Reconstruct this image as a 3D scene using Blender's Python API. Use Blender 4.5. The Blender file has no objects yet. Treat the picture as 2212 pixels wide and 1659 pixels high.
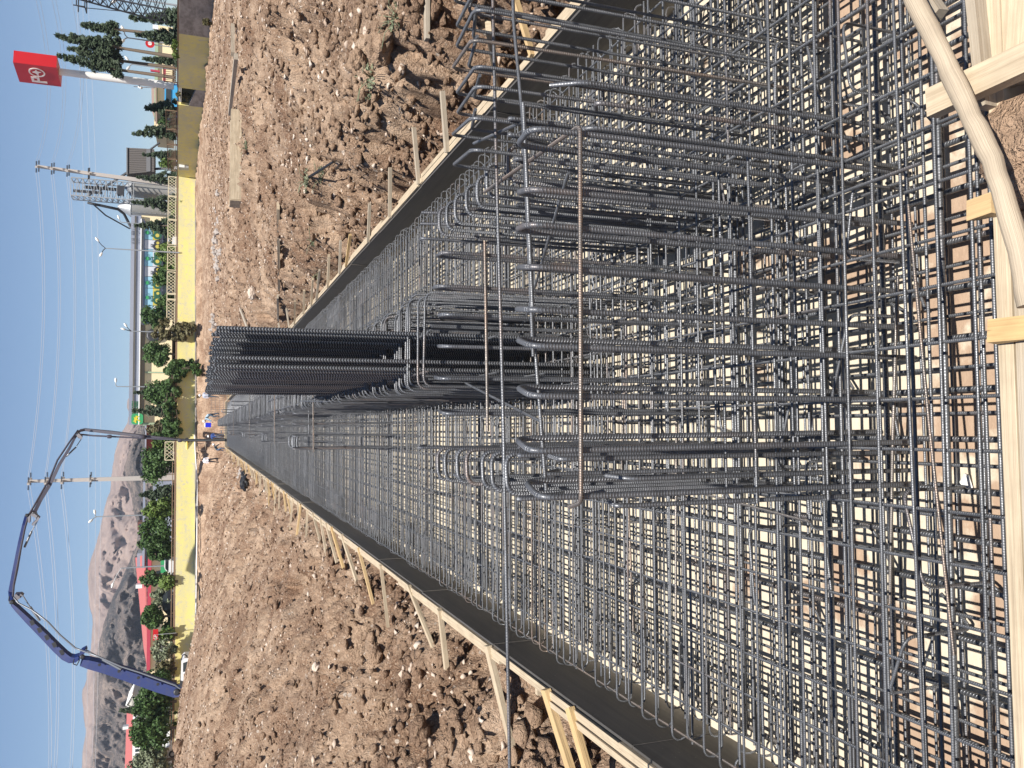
import bpy, bmesh, math, random
import numpy as np
from mathutils import Vector, Matrix
R = math.radians; HAZE = 0.00016
random.seed(7); RNG = np.random.default_rng(7)
S = bpy.context.scene
C = S.collection

# ------------------------------------------------------------------ camera, sky, sun, exposure
EYE = Vector((0, 0, 2.33)); FPX = 1820.0; CX, CY = 1106.0, 829.5      # the photograph at 2212 x 1659
PITCH, YAW, ROLL = R(20.2103), R(3.1140), 0.012
_f = Vector((math.sin(YAW)*math.cos(PITCH), math.cos(YAW)*math.cos(PITCH), -math.sin(PITCH)))
_r = Vector((math.cos(YAW), -math.sin(YAW), 0)); _d = _f.cross(_r)
AX = _d*math.cos(ROLL) + _r*math.sin(ROLL); AY = -_d*math.sin(ROLL) + _r*math.cos(ROLL); AF = _f
cam = bpy.data.cameras.new('camera'); cam.sensor_fit = 'HORIZONTAL'; cam.sensor_width = 36.0
cam.lens = 36.0*FPX/2212.0; cam.clip_start = 0.05; cam.clip_end = 30000
co = bpy.data.objects.new('camera', cam); C.objects.link(co)
co.matrix_world = Matrix(((AX.x, AY.x, -AF.x, EYE.x), (AX.y, AY.y, -AF.y, EYE.y), (AX.z, AY.z, -AF.z, EYE.z), (0, 0, 0, 1)))
S.camera = co
SUN_AZ, SUN_EL = R(176), R(61)
w = bpy.data.worlds.new('World'); S.world = w; w.use_nodes = True
nt = w.node_tree; bg = nt.nodes['Background']
sky = nt.nodes.new('ShaderNodeTexSky'); sky.sky_type = 'NISHITA'; sky.sun_disc = False
sky.sun_elevation = SUN_EL; sky.sun_rotation = SUN_AZ; sky.altitude = 1500; sky.air_density = 1.0; sky.dust_density = 0.0; sky.ozone_density = 4.0
nt.links.new(sky.outputs[0], bg.inputs[0]); bg.inputs[1].default_value = 0.068
sl = bpy.data.lights.new('sun', 'SUN'); sl.energy = 5.0; sl.angle = R(0.5); sl.color = (1.0, 0.95, 0.87)
so = bpy.data.objects.new('sun', sl); C.objects.link(so)
sd = Vector((math.sin(SUN_AZ)*math.cos(SUN_EL), math.cos(SUN_AZ)*math.cos(SUN_EL), math.sin(SUN_EL)))
so.rotation_euler = sd.to_track_quat('Z', 'Y').to_euler(); so.location = (20, 0, 60)
S.view_settings.view_transform = 'Standard'; S.view_settings.look = 'None'; S.view_settings.exposure = 0.68

def at(px, py, z):
    """the world point a distance z in front of the eye along its axis, in direction (px, py)"""
    return EYE + (AF + AX*((px-CX)/FPX) - AY*((py-CY)/FPX))*z
def zat(p, px):
    """height of the point above/below p that is seen at px"""
    a = Vector(p) - EYE; k = (px-CX)/FPX
    return p[2] + (k*a.dot(AF) - a.dot(AX))/(AX.z - k*AF.z)
def onz(px, py, Z):
    d = AF + AX*((px-CX)/FPX) - AY*((py-CY)/FPX); return EYE + d*((Z-EYE.z)/d.z)
def ony(px, py, Y):
    d = AF + AX*((px-CX)/FPX) - AY*((py-CY)/FPX); return EYE + d*(Y/d.y)

# ------------------------------------------------------------------ mesh helpers
class MB:
    def __init__(s): s.v = []; s.f = []; s.uv = []; s.m = []; s.sm = []
    def add(s, v, f, uv=None, m=0, smooth=False):
        o = len(s.v); s.v += [tuple(p) for p in v]
        for i, q in enumerate(f):
            s.f.append([o+k for k in q]); s.m.append(m); s.sm.append(smooth)
            s.uv += uv[i] if uv else [(v[k][0]+v[k][2]*.37, v[k][1]+v[k][2]*.73) for k in q]
        return s
    def tube(s, pts, r, n=8, caps=True, m=0, u0=None):
        pts = [Vector(p) for p in pts]; k = len(pts)
        rr = r if isinstance(r, (list, tuple)) else [r]*k
        u = random.random()*5 if u0 is None else u0; us = [u]; V = []
        t0 = (pts[1]-pts[0]).normalized()
        nrm = t0.cross(Vector((0, 0, 1)));
        if nrm.length < .05: nrm = t0.cross(Vector((1, 0, 0)))
        nrm.normalize()
        for i, p in enumerate(pts):
            a = (pts[i]-pts[i-1]).normalized() if i else t0
            b = (pts[i+1]-pts[i]).normalized() if i < k-1 else a
            t = (a+b); t = t.normalized() if t.length > 1e-6 else a
            nrm = (nrm - t*nrm.dot(t)).normalized(); bn = t.cross(nrm)
            if i: us.append(us[-1] + (pts[i]-pts[i-1]).length)
            for j in range(n):
                an = 2*math.pi*j/n; V.append(p + (nrm*math.cos(an)+bn*math.sin(an))*rr[i])
        F = []; U = []
        for i in range(k-1):
            for j in range(n):
                j2 = (j+1) % n
                F.append((i*n+j, i*n+j2, (i+1)*n+j2, (i+1)*n+j))
                U.append([(us[i], j/n), (us[i], (j+1)/n), (us[i+1], (j+1)/n), (us[i+1], j/n)])
        s.add(V, F, U, m, True)
        if caps:
            s.add(V[:n], [tuple(range(n-1, -1, -1))], None, m); s.add(V[-n:], [tuple(range(n))], None, m)
        return s
    def beam(s, a, b, wd, ht, up=(0, 0, 1), m=0, jit=0, taper=1):
        """a squared timber or bar from a to b, wd across, ht along up"""
        a = Vector(a); b = Vector(b); t = (b-a).normalized(); up = Vector(up)
        x = t.cross(up)
        if x.length < 1e-3: x = t.cross(Vector((0, 1, 0)))
        x.normalize(); y = x.cross(t)
        V = []
        for p, k in ((a, 1), (b, taper)):
            for sx, sy in ((-1, -1), (1, -1), (1, 1), (-1, 1)):
                V.append(p + x*(sx*wd/2*k+random.uniform(-jit, jit)) + y*(sy*ht/2*k+random.uniform(-jit, jit)))
        L = (b-a).length; u = random.random()*7
        F = [(0, 1, 5, 4), (1, 2, 6, 5), (2, 3, 7, 6), (3, 0, 4, 7), (3, 2, 1, 0), (4, 5, 6, 7)]
        U = [[(u, q*.3), (u, q*.3+.1), (u+L, q*.3+.1), (u+L, q*.3)] for q in range(4)] + [[(u, 0), (u, .1), (u+.1, .1), (u+.1, 0)]]*2
        s.add(V, F, U, m); return s
    def box(s, c, d, m=0, rz=0):
        c = Vector(c); M = Matrix.Rotation(rz, 3, 'Z'); hx, hy, hz = d[0]/2, d[1]/2, d[2]/2
        V = [c + M @ Vector((sx*hx, sy*hy, sz*hz)) for sz in (-1, 1) for sx, sy in ((-1, -1), (1, -1), (1, 1), (-1, 1))]
        s.add(V, [(3, 2, 1, 0), (4, 5, 6, 7), (0, 1, 5, 4), (1, 2, 6, 5), (2, 3, 7, 6), (3, 0, 4, 7)], None, m); return s
    def prism(s, pts, ext, m=0):
        """a flat outline pushed along the vector ext"""
        n = len(pts); ext = Vector(ext); P = [Vector(p) for p in pts]
        V = P + [p+ext for p in P]
        nr = Vector((0, 0, 0))
        for i in range(n): nr += P[i].cross(P[(i+1) % n])
        flip = nr.dot(ext) > 0
        F = [tuple(range(n)), tuple(range(2*n-1, n-1, -1))] + [((i+1) % n, i, i+n, (i+1) % n+n) for i in range(n)]
        if flip: F = [tuple(reversed(f)) for f in F]
        s.add(V, F, None, m); return s
    def lathe(s, base, prof, n=16, m=0, axis=(0, 0, 1), smooth=True):
        """prof: list of (radius, height)"""
        base = Vector(base); q = Vector((0, 0, 1)).rotation_difference(Vector(axis).normalized())
        V = [base + q @ Vector((r*math.cos(2*math.pi*j/n), r*math.sin(2*math.pi*j/n), h)) for r, h in prof for j in range(n)]
        F = [(i*n+j, i*n+(j+1) % n, (i+1)*n+(j+1) % n, (i+1)*n+j) for i in range(len(prof)-1) for j in range(n)]
        s.add(V, F, None, m, smooth)
        s.add(V[:n], [tuple(range(n-1, -1, -1))], None, m); s.add(V[-n:], [tuple(range(n))], None, m); return s

WL = {}     # world location of every root, for parts given in world coordinates
def tag(o, label=None, cat=None, group=None, kind=None):
    if label: o['label'] = label
    if cat: o['category'] = cat
    if group: o['group'] = group
    if kind: o['kind'] = kind
    return o
def obj(name, mb, mats, parent=None, loc=None):
    """ONE mesh object; the builder's vertices are world coordinates"""
    if not isinstance(mats, (list, tuple)): mats = [mats]
    o_w = Vector(loc) if loc is not None else (WL[parent.name].copy() if parent else Vector((0, 0, 0)))
    me = bpy.data.meshes.new(name)
    vv = np.array([tuple(p) for p in mb.v], dtype=np.float64) - np.array(o_w)
    me.from_pydata(vv.tolist(), [], mb.f); me.update()
    for x in mats: me.materials.append(x)
    me.polygons.foreach_set('material_index', mb.m); me.polygons.foreach_set('use_smooth', mb.sm)
    ul = me.uv_layers.new(name='UVMap')
    ul.data.foreach_set('uv', np.array(mb.uv, dtype=np.float32).ravel())
    o = bpy.data.objects.new(name, me); C.objects.link(o)
    if parent:
        o.parent = parent; o.location = o_w - WL[parent.name]
    else: o.location = o_w
    WL[o.name] = o_w
    return o
def thing(name, loc, label, cat, group=None):
    o = bpy.data.objects.new(name, None); C.objects.link(o); o.location = loc; o.empty_display_size = .2
    WL[o.name] = Vector(loc); return tag(o, label, cat, group)
def dup(root, delta, label=None, rz=0):
    r = root.copy(); C.objects.link(r); r.location = root.location + Vector(delta); r.rotation_euler.z += rz
    if label: r['label'] = label
    for ch in root.children:
        c = ch.copy(); C.objects.link(c); c.parent = r
        for g in ch.children:
            d = g.copy(); C.objects.link(d); d.parent = c
    WL[r.name] = r.location.copy()
    return r
def fillet(pts, rad, n=5):
    P = [Vector(p) for p in pts]; out = [P[0]]
    for i in range(1, len(P)-1):
        a = (P[i-1]-P[i]); b = (P[i+1]-P[i]); r = min(rad, a.length*.49, b.length*.49)
        p0 = P[i]+a.normalized()*r; p1 = P[i]+b.normalized()*r
        for k in range(n+1):
            t = k/n; out.append(p0*(1-t)**2 + P[i]*2*t*(1-t) + p1*t*t)
    out.append(P[-1]); return out

# ------------------------------------------------------------------ materials
def mat(name, col, rough=.8, metal=0., spec=.5):
    m = bpy.data.materials.new(name); m.use_nodes = True; b = m.node_tree.nodes['Principled BSDF']
    b.inputs['Base Color'].default_value = (*col, 1); b.inputs['Roughness'].default_value = rough
    b.inputs['Metallic'].default_value = metal; b.inputs['Specular IOR Level'].default_value = spec
    return m
class NT:
    def __init__(s, m): s.m = m; s.t = m.node_tree; s.b = s.t.nodes['Principled BSDF']
    def n(s, k, **kw):
        x = s.t.nodes.new(k)
        for a, v in kw.items():
            if a in ('operation', 'blend_type', 'feature', 'noise_dimensions', 'wave_type', 'bands_direction', 'data_type', 'distance'): setattr(x, a, v)
            else: x.inputs[a.replace('_', ' ')].default_value = v
        return x
    def l(s, a, b): s.t.links.new(a, b)
    def noise(s, vec, scale, detail=4, rough=.55):
        x = s.n('ShaderNodeTexNoise', Scale=scale, Detail=detail, Roughness=rough)
        if vec is not None: s.l(vec, x.inputs['Vector'])
        return x.outputs['Fac']
    def ramp(s, fac, stops):
        x = s.t.nodes.new('ShaderNodeValToRGB'); e = x.color_ramp.elements
        while len(e) < len(stops): e.new(.5)
        for k, (p, c) in zip(e, stops): k.position = p; k.color = (*c, 1) if len(c) == 3 else c
        s.l(fac, x.inputs[0]); return x.outputs[0]
    def mix(s, fac, a, b, mode='MIX'):
        x = s.t.nodes.new('ShaderNodeMix'); x.data_type = 'RGBA'; x.blend_type = mode
        for sock, v in ((x.inputs[0], fac), (x.inputs[6], a), (x.inputs[7], b)):
            if isinstance(v, bpy.types.NodeSocket): s.l(v, sock)
            elif isinstance(v, (int, float)): sock.default_value = v
            else: sock.default_value = (*v, 1)
        return x.outputs[2]
    def math(s, op, a, b=0.):
        x = s.t.nodes.new('ShaderNodeMath'); x.operation = op
        for sock, v in ((x.inputs[0], a), (x.inputs[1], b)):
            if isinstance(v, bpy.types.NodeSocket): s.l(v, sock)
            else: sock.default_value = v
        return x.outputs[0]
    def maprange(s, v, a, b, c=0., d=1.):
        x = s.t.nodes.new('ShaderNodeMapRange'); s.l(v, x.inputs[0])
        for i, k in enumerate((a, b, c, d)): x.inputs[i+1].default_value = k
        return x.outputs[0]
    def bump(s, h, strength=.5, dist=.02):
        x = s.n('ShaderNodeBump', Strength=strength, Distance=dist); s.l(h, x.inputs['Height']); s.l(x.outputs[0], s.b.inputs['Normal'])
    def pos(s): return s.t.nodes.new('ShaderNodeNewGeometry').outputs['Position']
    def ob(s): return s.t.nodes.new('ShaderNodeTexCoord').outputs['Object']
    def uv(s): return s.t.nodes.new('ShaderNodeTexCoord').outputs['UV']
    def rnd(s): return s.t.nodes.new('ShaderNodeObjectInfo').outputs['Random']
    def scale(s, v, xyz):
        x = s.t.nodes.new('ShaderNodeMapping'); s.l(v, x.inputs[0]); x.inputs['Scale'].default_value = xyz; return x.outputs[0]
    def col(s, c): s.l(c, s.b.inputs['Base Color'])

def steel(name, pitch=.009, rust=.0, base=(.15, .155, .167), ribmix=.35, ribcol=(.24, .25, .27)):
    m = mat(name, base, .4, .62); N = NT(m)
    uv = N.uv(); sep = N.t.nodes.new('ShaderNodeSeparateXYZ'); N.l(uv, sep.inputs[0])
    # diagonal ribs rolled into the bar, mirrored on its two halves
    v2 = N.math('ABSOLUTE', N.math('SUBTRACT', sep.outputs[1], .5))
    ph = N.math('ADD', N.math('MULTIPLY', sep.outputs[0], 1/pitch), N.math('MULTIPLY', v2, 2.2))
    sn = N.math('SINE', N.math('MULTIPLY', ph, 2*math.pi))
    rib = N.maprange(sn, .0, .9)
    g = N.pos(); no = N.noise(g, 9, 4); n2 = N.noise(g, 1.7, 2); fine = N.noise(g, 120, 2)
    c = N.ramp(no, [(.3, tuple(k*.72 for k in base)), (.7, tuple(k*1.3 for k in base))])
    rf = N.math('MULTIPLY', N.maprange(N.math('ADD', n2, N.math('MULTIPLY', N.rnd(), .35)), .80-rust, 1.0-rust), N.maprange(no, .35, .65))
    c = N.mix(N.math('MULTIPLY', rf, .6), c, (.24, .145, .09))
    c = N.mix(N.math('MULTIPLY', rib, ribmix), c, ribcol)
    N.col(c); N.l(N.maprange(fine, .3, .7, .32, .55), N.b.inputs['Roughness'])
    N.bump(rib, .9, .0022)
    return m
M = {}
M['bar'] = steel('rebar_steel'); M['thick'] = steel('thick_rebar_steel', .014, .0, (.12, .125, .135))
M['rusty'] = steel('rusty_rebar_steel', .009, .17, (.20, .18, .165))
def wood(name, a, b, grain=1.):
    m = mat(name, a, .75); N = NT(m); uv = N.scale(N.uv(), (2.2, 60, 1)); n1 = N.noise(uv, 1.0, 6, .65)
    n2 = N.noise(N.pos(), 6, 3); r = N.rnd()
    c = N.mix(N.maprange(n1, .38, .62), a, b); kn = N.n('ShaderNodeTexVoronoi', Scale=1.0, Randomness=1.0); N.l(N.scale(N.uv(), (3.1, 30, 1)), kn.inputs['Vector']); c = N.mix(N.math('MULTIPLY', N.maprange(kn.outputs['Distance'], .10, .05), .7), c, (.22, .12, .06)); c = N.mix(N.math('MULTIPLY', N.maprange(n2, .45, .75), .45), c, tuple(k*.62 for k in b))
    c = N.mix(N.math('MULTIPLY', r, .25), c, (.5, .40, .27)); crack = N.noise(N.scale(N.uv(), (1.3, 160, 1)), 1.0, 2)
    c = N.mix(N.math('MULTIPLY', N.maprange(crack, .66, .72), .7*grain), c, (.12, .08, .05))
    N.col(c); N.bump(n1, .5, .006); return m
M['timber'] = wood('sawn_timber', (.54, .45, .32), (.37, .29, .20)); M['newwood'] = wood('fresh_pine', (.56, .40, .19), (.46, .30, .14))
M['greywood'] = wood('weathered_wood', (.42, .37, .30), (.30, .25, .19)); M['log'] = wood('peeled_log', (.50, .41, .30), (.33, .27, .20), .6)
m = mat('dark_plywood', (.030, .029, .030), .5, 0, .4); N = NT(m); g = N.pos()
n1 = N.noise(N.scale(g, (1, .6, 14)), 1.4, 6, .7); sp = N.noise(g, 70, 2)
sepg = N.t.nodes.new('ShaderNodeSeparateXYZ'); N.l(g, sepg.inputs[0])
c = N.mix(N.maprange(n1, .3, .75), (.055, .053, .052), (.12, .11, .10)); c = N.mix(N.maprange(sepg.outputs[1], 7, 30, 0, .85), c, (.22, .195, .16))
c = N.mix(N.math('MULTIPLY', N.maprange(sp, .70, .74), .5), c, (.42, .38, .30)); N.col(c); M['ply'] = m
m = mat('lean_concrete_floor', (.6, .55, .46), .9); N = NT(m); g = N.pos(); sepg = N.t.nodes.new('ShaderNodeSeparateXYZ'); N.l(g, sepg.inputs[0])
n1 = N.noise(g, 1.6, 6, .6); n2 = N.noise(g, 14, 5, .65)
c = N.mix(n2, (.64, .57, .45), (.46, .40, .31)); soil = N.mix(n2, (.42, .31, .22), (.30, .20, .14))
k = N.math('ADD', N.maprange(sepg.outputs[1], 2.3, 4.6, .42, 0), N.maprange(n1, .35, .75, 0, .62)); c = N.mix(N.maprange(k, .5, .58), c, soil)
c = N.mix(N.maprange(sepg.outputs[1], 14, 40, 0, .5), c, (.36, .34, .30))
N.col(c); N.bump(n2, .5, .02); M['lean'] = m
def soil(name, a, b, peb):
    m = mat(name, a, .95, 0, .15); N = NT(m); g = N.pos(); n1 = N.noise(g, .55, 5, .6); n2 = N.noise(g, 5, 6, .7); n3 = N.noise(g, 30, 4, .65)
    c = N.mix(N.maprange(n1, .40, .60), a, b); c = N.mix(N.maprange(n2, .42, .66, 0, .75), c, tuple(k*.72 for k in a)); c = N.mix(N.maprange(n3, .48, .7, 0, .55), c, tuple(k*1.3 for k in b))
    if peb:
        v = N.n('ShaderNodeTexVoronoi', Scale=17.0, Randomness=1.0); N.l(g, v.inputs['Vector'])
        v2 = N.n('ShaderNodeTexVoronoi', Scale=5.5, Randomness=1.0); N.l(g, v2.inputs['Vector'])
        sz = N.math('MULTIPLY', N.noise(g, 1.3, 3), .42); c = N.mix(N.math('LESS_THAN', v.outputs['Distance'], sz), c, N.mix(n3, (.52, .40, .31), (.36, .27, .2)))
        c = N.mix(N.math('LESS_THAN', v2.outputs['Distance'], N.math('MULTIPLY', sz, .62)), c, (.55, .46, .38))
    N.col(c); h = N.math('ADD', N.math('MULTIPLY', n2, 1.), N.math('MULTIPLY', n3, .6)); N.bump(h, 1., .12); return m
M['soil'] = soil('red_brown_soil', (.235, .142, .092), (.53, .385, .275), True); M['clod'] = soil('soil_clods', (.235, .148, .10), (.46, .32, .22), False)
m = mat('pale_stones', (.5, .42, .35), .9); N = NT(m); N.col(N.ramp(N.noise(N.pos(), 1.1, 5), [(.3, (.33, .24, .18)), (.5, (.5, .40, .32)), (.7, (.62, .56, .49))])); M['stone'] = m
m = mat('yellow_painted_wall', (.6, .52, .1), .85); N = NT(m); g = N.pos()
n1 = N.noise(N.scale(g, (.25, .25, .9)), 1.2, 7, .62); n2 = N.noise(g, 2.4, 5, .7); c = N.mix(N.maprange(n1, .4, .62), (.70, .62, .22), (.60, .55, .29)); c = N.mix(N.maprange(n2, .52, .66, 0, .8), c, (.50, .47, .38))
uvn = N.t.nodes.new('ShaderNodeSeparateXYZ'); N.l(N.uv(), uvn.inputs[0]); lo = N.math('ADD', N.maprange(uvn.outputs[1], 0, 1.1, .75, 0), N.math('MULTIPLY', N.math('SUBTRACT', n2, .5), .9))
c = N.mix(N.maprange(lo, .35, .6), c, (.47, .44, .36)); N.col(c); M['yellow'] = m
m = mat('bare_concrete_wall', (.36, .33, .29), .9); N = NT(m); N.col(N.ramp(N.noise(N.scale(N.pos(), (.6, .6, 2)), 1.3, 6, .65), [(.35, (.19, .17, .15)), (.6, (.36, .33, .30))])); M['bare'] = m
def leafm(name, a, b):
    m = mat(name, a, .6, 0, .3); N = NT(m); n1 = N.noise(N.pos(), 1.1, 3); n2 = N.noise(N.pos(), 8, 2)
    c = N.mix(N.maprange(n1, .35, .65), a, b); N.col(N.mix(N.maprange(n2, .4, .7), c, tuple(k*.6 for k in a)))
    N.b.inputs['Subsurface Weight'].default_value = 0; return m
M['leaf'] = leafm('dark_green_leaves', (.045, .09, .025), (.085, .15, .04)); M['leafl'] = leafm('light_green_leaves', (.10, .16, .03), (.17, .24, .06))
M['conifer'] = leafm('conifer_needles', (.035, .055, .03), (.07, .095, .05)); M['dry'] = leafm('brownish_leaves', (.11, .10, .045), (.17, .15, .075))
M['sage'] = leafm('grey_green_leaves', (.16, .19, .11), (.27, .29, .19))
M['bark'] = mat('bark', (.12, .09, .065), .9); M['conc'] = mat('pole_concrete', (.42, .38, .35), .85)
M['cream'] = mat('cream_plaster', (.72, .60, .38), .85); M['brown'] = mat('brown_band', (.17, .15, .12), .8); M['green'] = mat('green_paint', (.03, .28, .10), .6)
m = mat('ribbed_metal_cladding', (.46, .48, .53), .55, .2); N = NT(m); wv = N.n('ShaderNodeTexWave', Scale=.16, Distortion=0.); N.l(N.pos(), wv.inputs[0]); N.col(N.mix(N.maprange(N.noise(N.scale(N.pos(), (.1, .1, .3)), 1, 3), .4, .6), (.24, .26, .32), (.29, .31, .37))); M['clad'] = m  # blue-grey darkened, so the parapet's shaded look is put into the colour
M['white'] = mat('white_paint', (.78, .77, .74), .6); M['redroof'] = mat('red_roof', (.42, .12, .11), .7); M['redtrim'] = mat('red_trim', (.40, .04, .07), .6)
M['glass'] = mat('dark_glass', (.02, .025, .03), .1, 0, .8); M['signred'] = mat('red_sign', (.48, .008, .012), .4); M['logow'] = mat('logo_white', (.75, .66, .64), .5)
M['blue'] = mat('blue_boom_paint', (.012, .02, .13), .6, 0, .25); N = NT(M['blue']); N.col(N.mix(N.maprange(N.noise(N.pos(), 2.6, 6, .75), .5, .8), (.006, .018, .10), (.03, .032, .05)))
M['dkmetal'] = mat('dark_metal', (.05, .05, .055), .5, .4); M['galv'] = mat('galvanised_steel', (.38, .39, .40), .5, .5); M['silo'] = mat('silo_steel', (.36, .35, .33), .5, .5)
M['hopper'] = mat('hopper_cladding', (.06, .05, .045), .7); M['tyre'] = mat('rubber', (.02, .02, .02), .8); M['carwhite'] = mat('white_car_paint', (.7, .7, .7), .25); M['carblack'] = mat('black_car_paint', (.015, .015, .02), .2)
M['lattice'] = mat('cream_railing_paint', (.68, .60, .42), .6); M['rust'] = mat('rusty_rail', (.20, .13, .08), .8); M['pave'] = mat('yard_paving', (.25, .22, .19), .9)
M['wire'] = mat('aluminium_wire', (.45, .47, .52), .5, .3); M['black'] = mat('black_plastic', (.012, .012, .013), .5)
M['posterblue'] = mat('poster_sky', (.26, .48, .60), .5); M['posteryel'] = mat('poster_field', (.50, .42, .08), .5); M['postergrn'] = mat('poster_tractor_green', (.02, .09, .05), .5); M['posterwht'] = mat('poster_pale', (.55, .56, .60), .5)

# ------------------------------------------------------------------ terrain
def hsh(i, j, k=0):
    v = np.sin(i*127.1 + j*311.7 + k*74.7)*43758.5453; return v - np.floor(v)
def vnoise(x, y, k=0):
    i = np.floor(x); j = np.floor(y); fx = x-i; fy = y-j; fx = fx*fx*(3-2*fx); fy = fy*fy*(3-2*fy)
    return (hsh(i, j, k)*(1-fx) + hsh(i+1, j, k)*fx)*(1-fy) + (hsh(i, j+1, k)*(1-fx) + hsh(i+1, j+1, k)*fx)*fy
def fbm(x, y, o=4, k=0, g=.5):
    a = 1.; s = 0.; t = 0.
    for q in range(o): s = s + a*vnoise(x, y, k+q); t += a; a *= g; x = x*2.03+5.1; y = y*2.03+1.7
    return s/t - .5
def cell(x, y, k=0):
    i = np.floor(x); j = np.floor(y); d = np.full(np.shape(x), 9.)
    for a in (-1, 0, 1):
        for b in (-1, 0, 1):
            px = i+a+hsh(i+a, j+b, k); py = j+b+hsh(i+a, j+b, k+9)
            r = .45+.75*hsh(i+a, j+b, k+5); d = np.minimum(d, ((x-px)**2+(y-py)**2)**.5/r)
    return np.clip(1-d, 0, 1)
def sst(x, a, b): t = np.clip((x-a)/(b-a), 0, 1); return t*t*(3-2*t)
# boundary wall corner points (base), from right-near to corner to left-near
WB = {'r0': at(467, -60, 50), 'r1': at(460, 0, 54), 'c': at(421.5, 384, 109), 'l1': at(424, 1480, 87), 'l2': at(428, 1760, 82)}
wc = WB['c']; wl = WB['l2']; wr = WB['r0']
def wall_dist(x, y):
    """signed distance (positive on our side) to the front wall line and to the right wall line"""
    n = Vector((wl.y-wc.y, -(wl.x-wc.x))).normalized()
    if n.y > 0: n = -n
    dF = (x-wc.x)*n.x + (y-wc.y)*n.y
    n2 = Vector((-(wr.y-wc.y), wr.x-wc.x)).normalized()
    if n2.x > 0: n2 = -n2
    dR = (x-wc.x)*n2.x + (y-wc.y)*n2.y
    return dF, dR
def ground(x, y, fine=True):
    x = np.asarray(x, float); y = np.asarray(y, float)
    near = 1 - sst(y, 45, 95)
    L = np.interp(-x, [1.9, 2.25, 2.5, 3.2, 4.2, 6, 8, 11, 15, 22, 40], [-.5, -.34, -.02, .12, .38, .95, 1.6, 2.5, 3.3, 3.5, 3.2])
    Rr = np.interp(x, [2.82, 3.12, 3.32, 3.75, 4.3, 6, 8, 12, 20, 30, 60], [-.58, -.5, -.22, .42, .66, .88, 1.1, 1.5, 1.9, 2.2, 2.2])
    h = np.where(x < .4, L, Rr)
    # a heap on the left, falling off towards the far end
    far_l = np.interp(-x, [1.9, 2.3, 3, 10, 20, 40], [-.4, 0, .3, .9, 1.6, 2.2])
    h = np.where(x < .4, h*near + far_l*(1-near), h)
    dF, dR = wall_dist(x, y)
    zb = np.interp(x, [-60, wl.x, wc.x, 60], [wl.z, wl.z, wc.z, wc.z]) ; zb = zb - .0
    zr = np.interp(y, [0, wr.y, wc.y], [1.2, wr.z, wc.z])
    kF = 1 - sst(dF, 0.4, 2.6); k2 = (1-sst(dF, 3, 40))*.55
    h = h + np.maximum(0, zb-.35-h)*k2*sst(np.abs(x-.5), 2.3, 7); h = h*(1-kF) + (zb-.05)*kF
    kR = 1 - sst(dR, .5, 9); h = h*(1-kR) + (zr-.05)*kR
    rough = .35 + .5*sst(y, 50, 75) + .65*(sst(x, 2.9, 3.6)*(1-sst(x, 3.8, 4.5)) + .9*sst(x, 5.2, 6.2)*(1-sst(x, 8.5, 11)) + (1-sst(-x, 6, 14))*(x < 0)); calm = sst(dF, -.5, 2.5)*.8+.2
    h = h + (fbm(x*.35, y*.35, 4, 3)*.55 + fbm(x*1.2, y*1.2, 3, 11)*.26)*rough*calm*(.5+.5*sst(np.abs(x-.45), 2.4, 3.6))
    if fine:
        wx = fbm(x*2.6, y*2.6, 3, 51)*.55; wy = fbm(x*2.6+9, y*2.6, 3, 52)*.55
        c1 = np.minimum(cell(x*1.5+wx, y*1.5+wy, 1), .55)/.55; c2 = np.minimum(cell(x*3.4+wx*1.6, y*3.4+wy*1.6, 2), .5)/.5; c3 = np.minimum(cell(x*7.5+wx*3, y*7.5+wy*3, 3), .5)/.5
        mk = sst(fbm(x*.5, y*.5, 3, 21), -.12, .14)
        tq = fbm(x*1.7+wx, y*1.7+wy, 4, 61)*7; fl = np.floor(tq); ter = (fl + sst(tq-fl, .72, 1.0))/7
        h = h + (c1*.11*sst(fbm(x*.9, y*.9, 2, 23), .02, .14) + c2*.02 + ter*1.0)*rough*calm*(.25+.75*mk)
        h = h + (np.abs(fbm(x*3.1, y*3.1, 5, 31, .62))*-.30 + fbm(x*9, y*9, 4, 37, .7)*.10 + np.abs(fbm(x*15, y*15, 3, 39, .6))*-.13)*calm*(.45+.55*mk)
        # ragged scoops along the cut beside the forms
        h = h - .55*sst(fbm(x*1.3+wx, y*1.1+wy, 4, 41), .0, .14)*(sst(x, 3.0, 3.3)*(1-sst(x, 4.1, 5.0)) + .7*sst(-x, 2.5, 2.9)*(1-sst(-x, 3.6, 5.0)))
    end = 92.5
    inside = (x > -1.93) & (x < 2.86) & (y > 1.80) & (y < end)
    behind = y <= 1.8
    h = np.where(behind & (x > -2.4) & (x < 3.3), -.02 + fbm(x*2, y*2, 3, 5)*.12, h)
    h = np.where(inside, -.66, h)
    return h
xs = [-1.93, -1.90, 2.83, 2.86] + list(np.linspace(-1.8, 2.7, 6))
v = 1.96
while v < 6: xs.append(-v); v += .03
while v < 130: xs.append(-v); v += max(.04, .02*(v-4))
v = 2.9
while v < 6: xs.append(v); v += .03
while v < 130: xs.append(v); v += max(.04, .02*(v-4))
xs = np.array(sorted(xs)); ys = list(np.linspace(-14, 1.4, 60)); v = 1.44
while v < 125: ys.append(v); v += max(.03, .0047*v)
ys = np.array(ys)
GX, GY = np.meshgrid(xs, ys); GZ = ground(GX, GY)
nx, ny = len(xs), len(ys)
dF, dR = wall_dist(GX, GY)
me = bpy.data.meshes.new('ground')
me.vertices.add(nx*ny); me.vertices.foreach_set('co', np.stack([GX, GY, GZ], -1).ravel())
idx = np.arange(nx*ny).reshape(ny, nx); q = np.stack([idx[:-1, :-1], idx[:-1, 1:], idx[1:, 1:], idx[1:, :-1]], -1).reshape(-1, 4)
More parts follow.
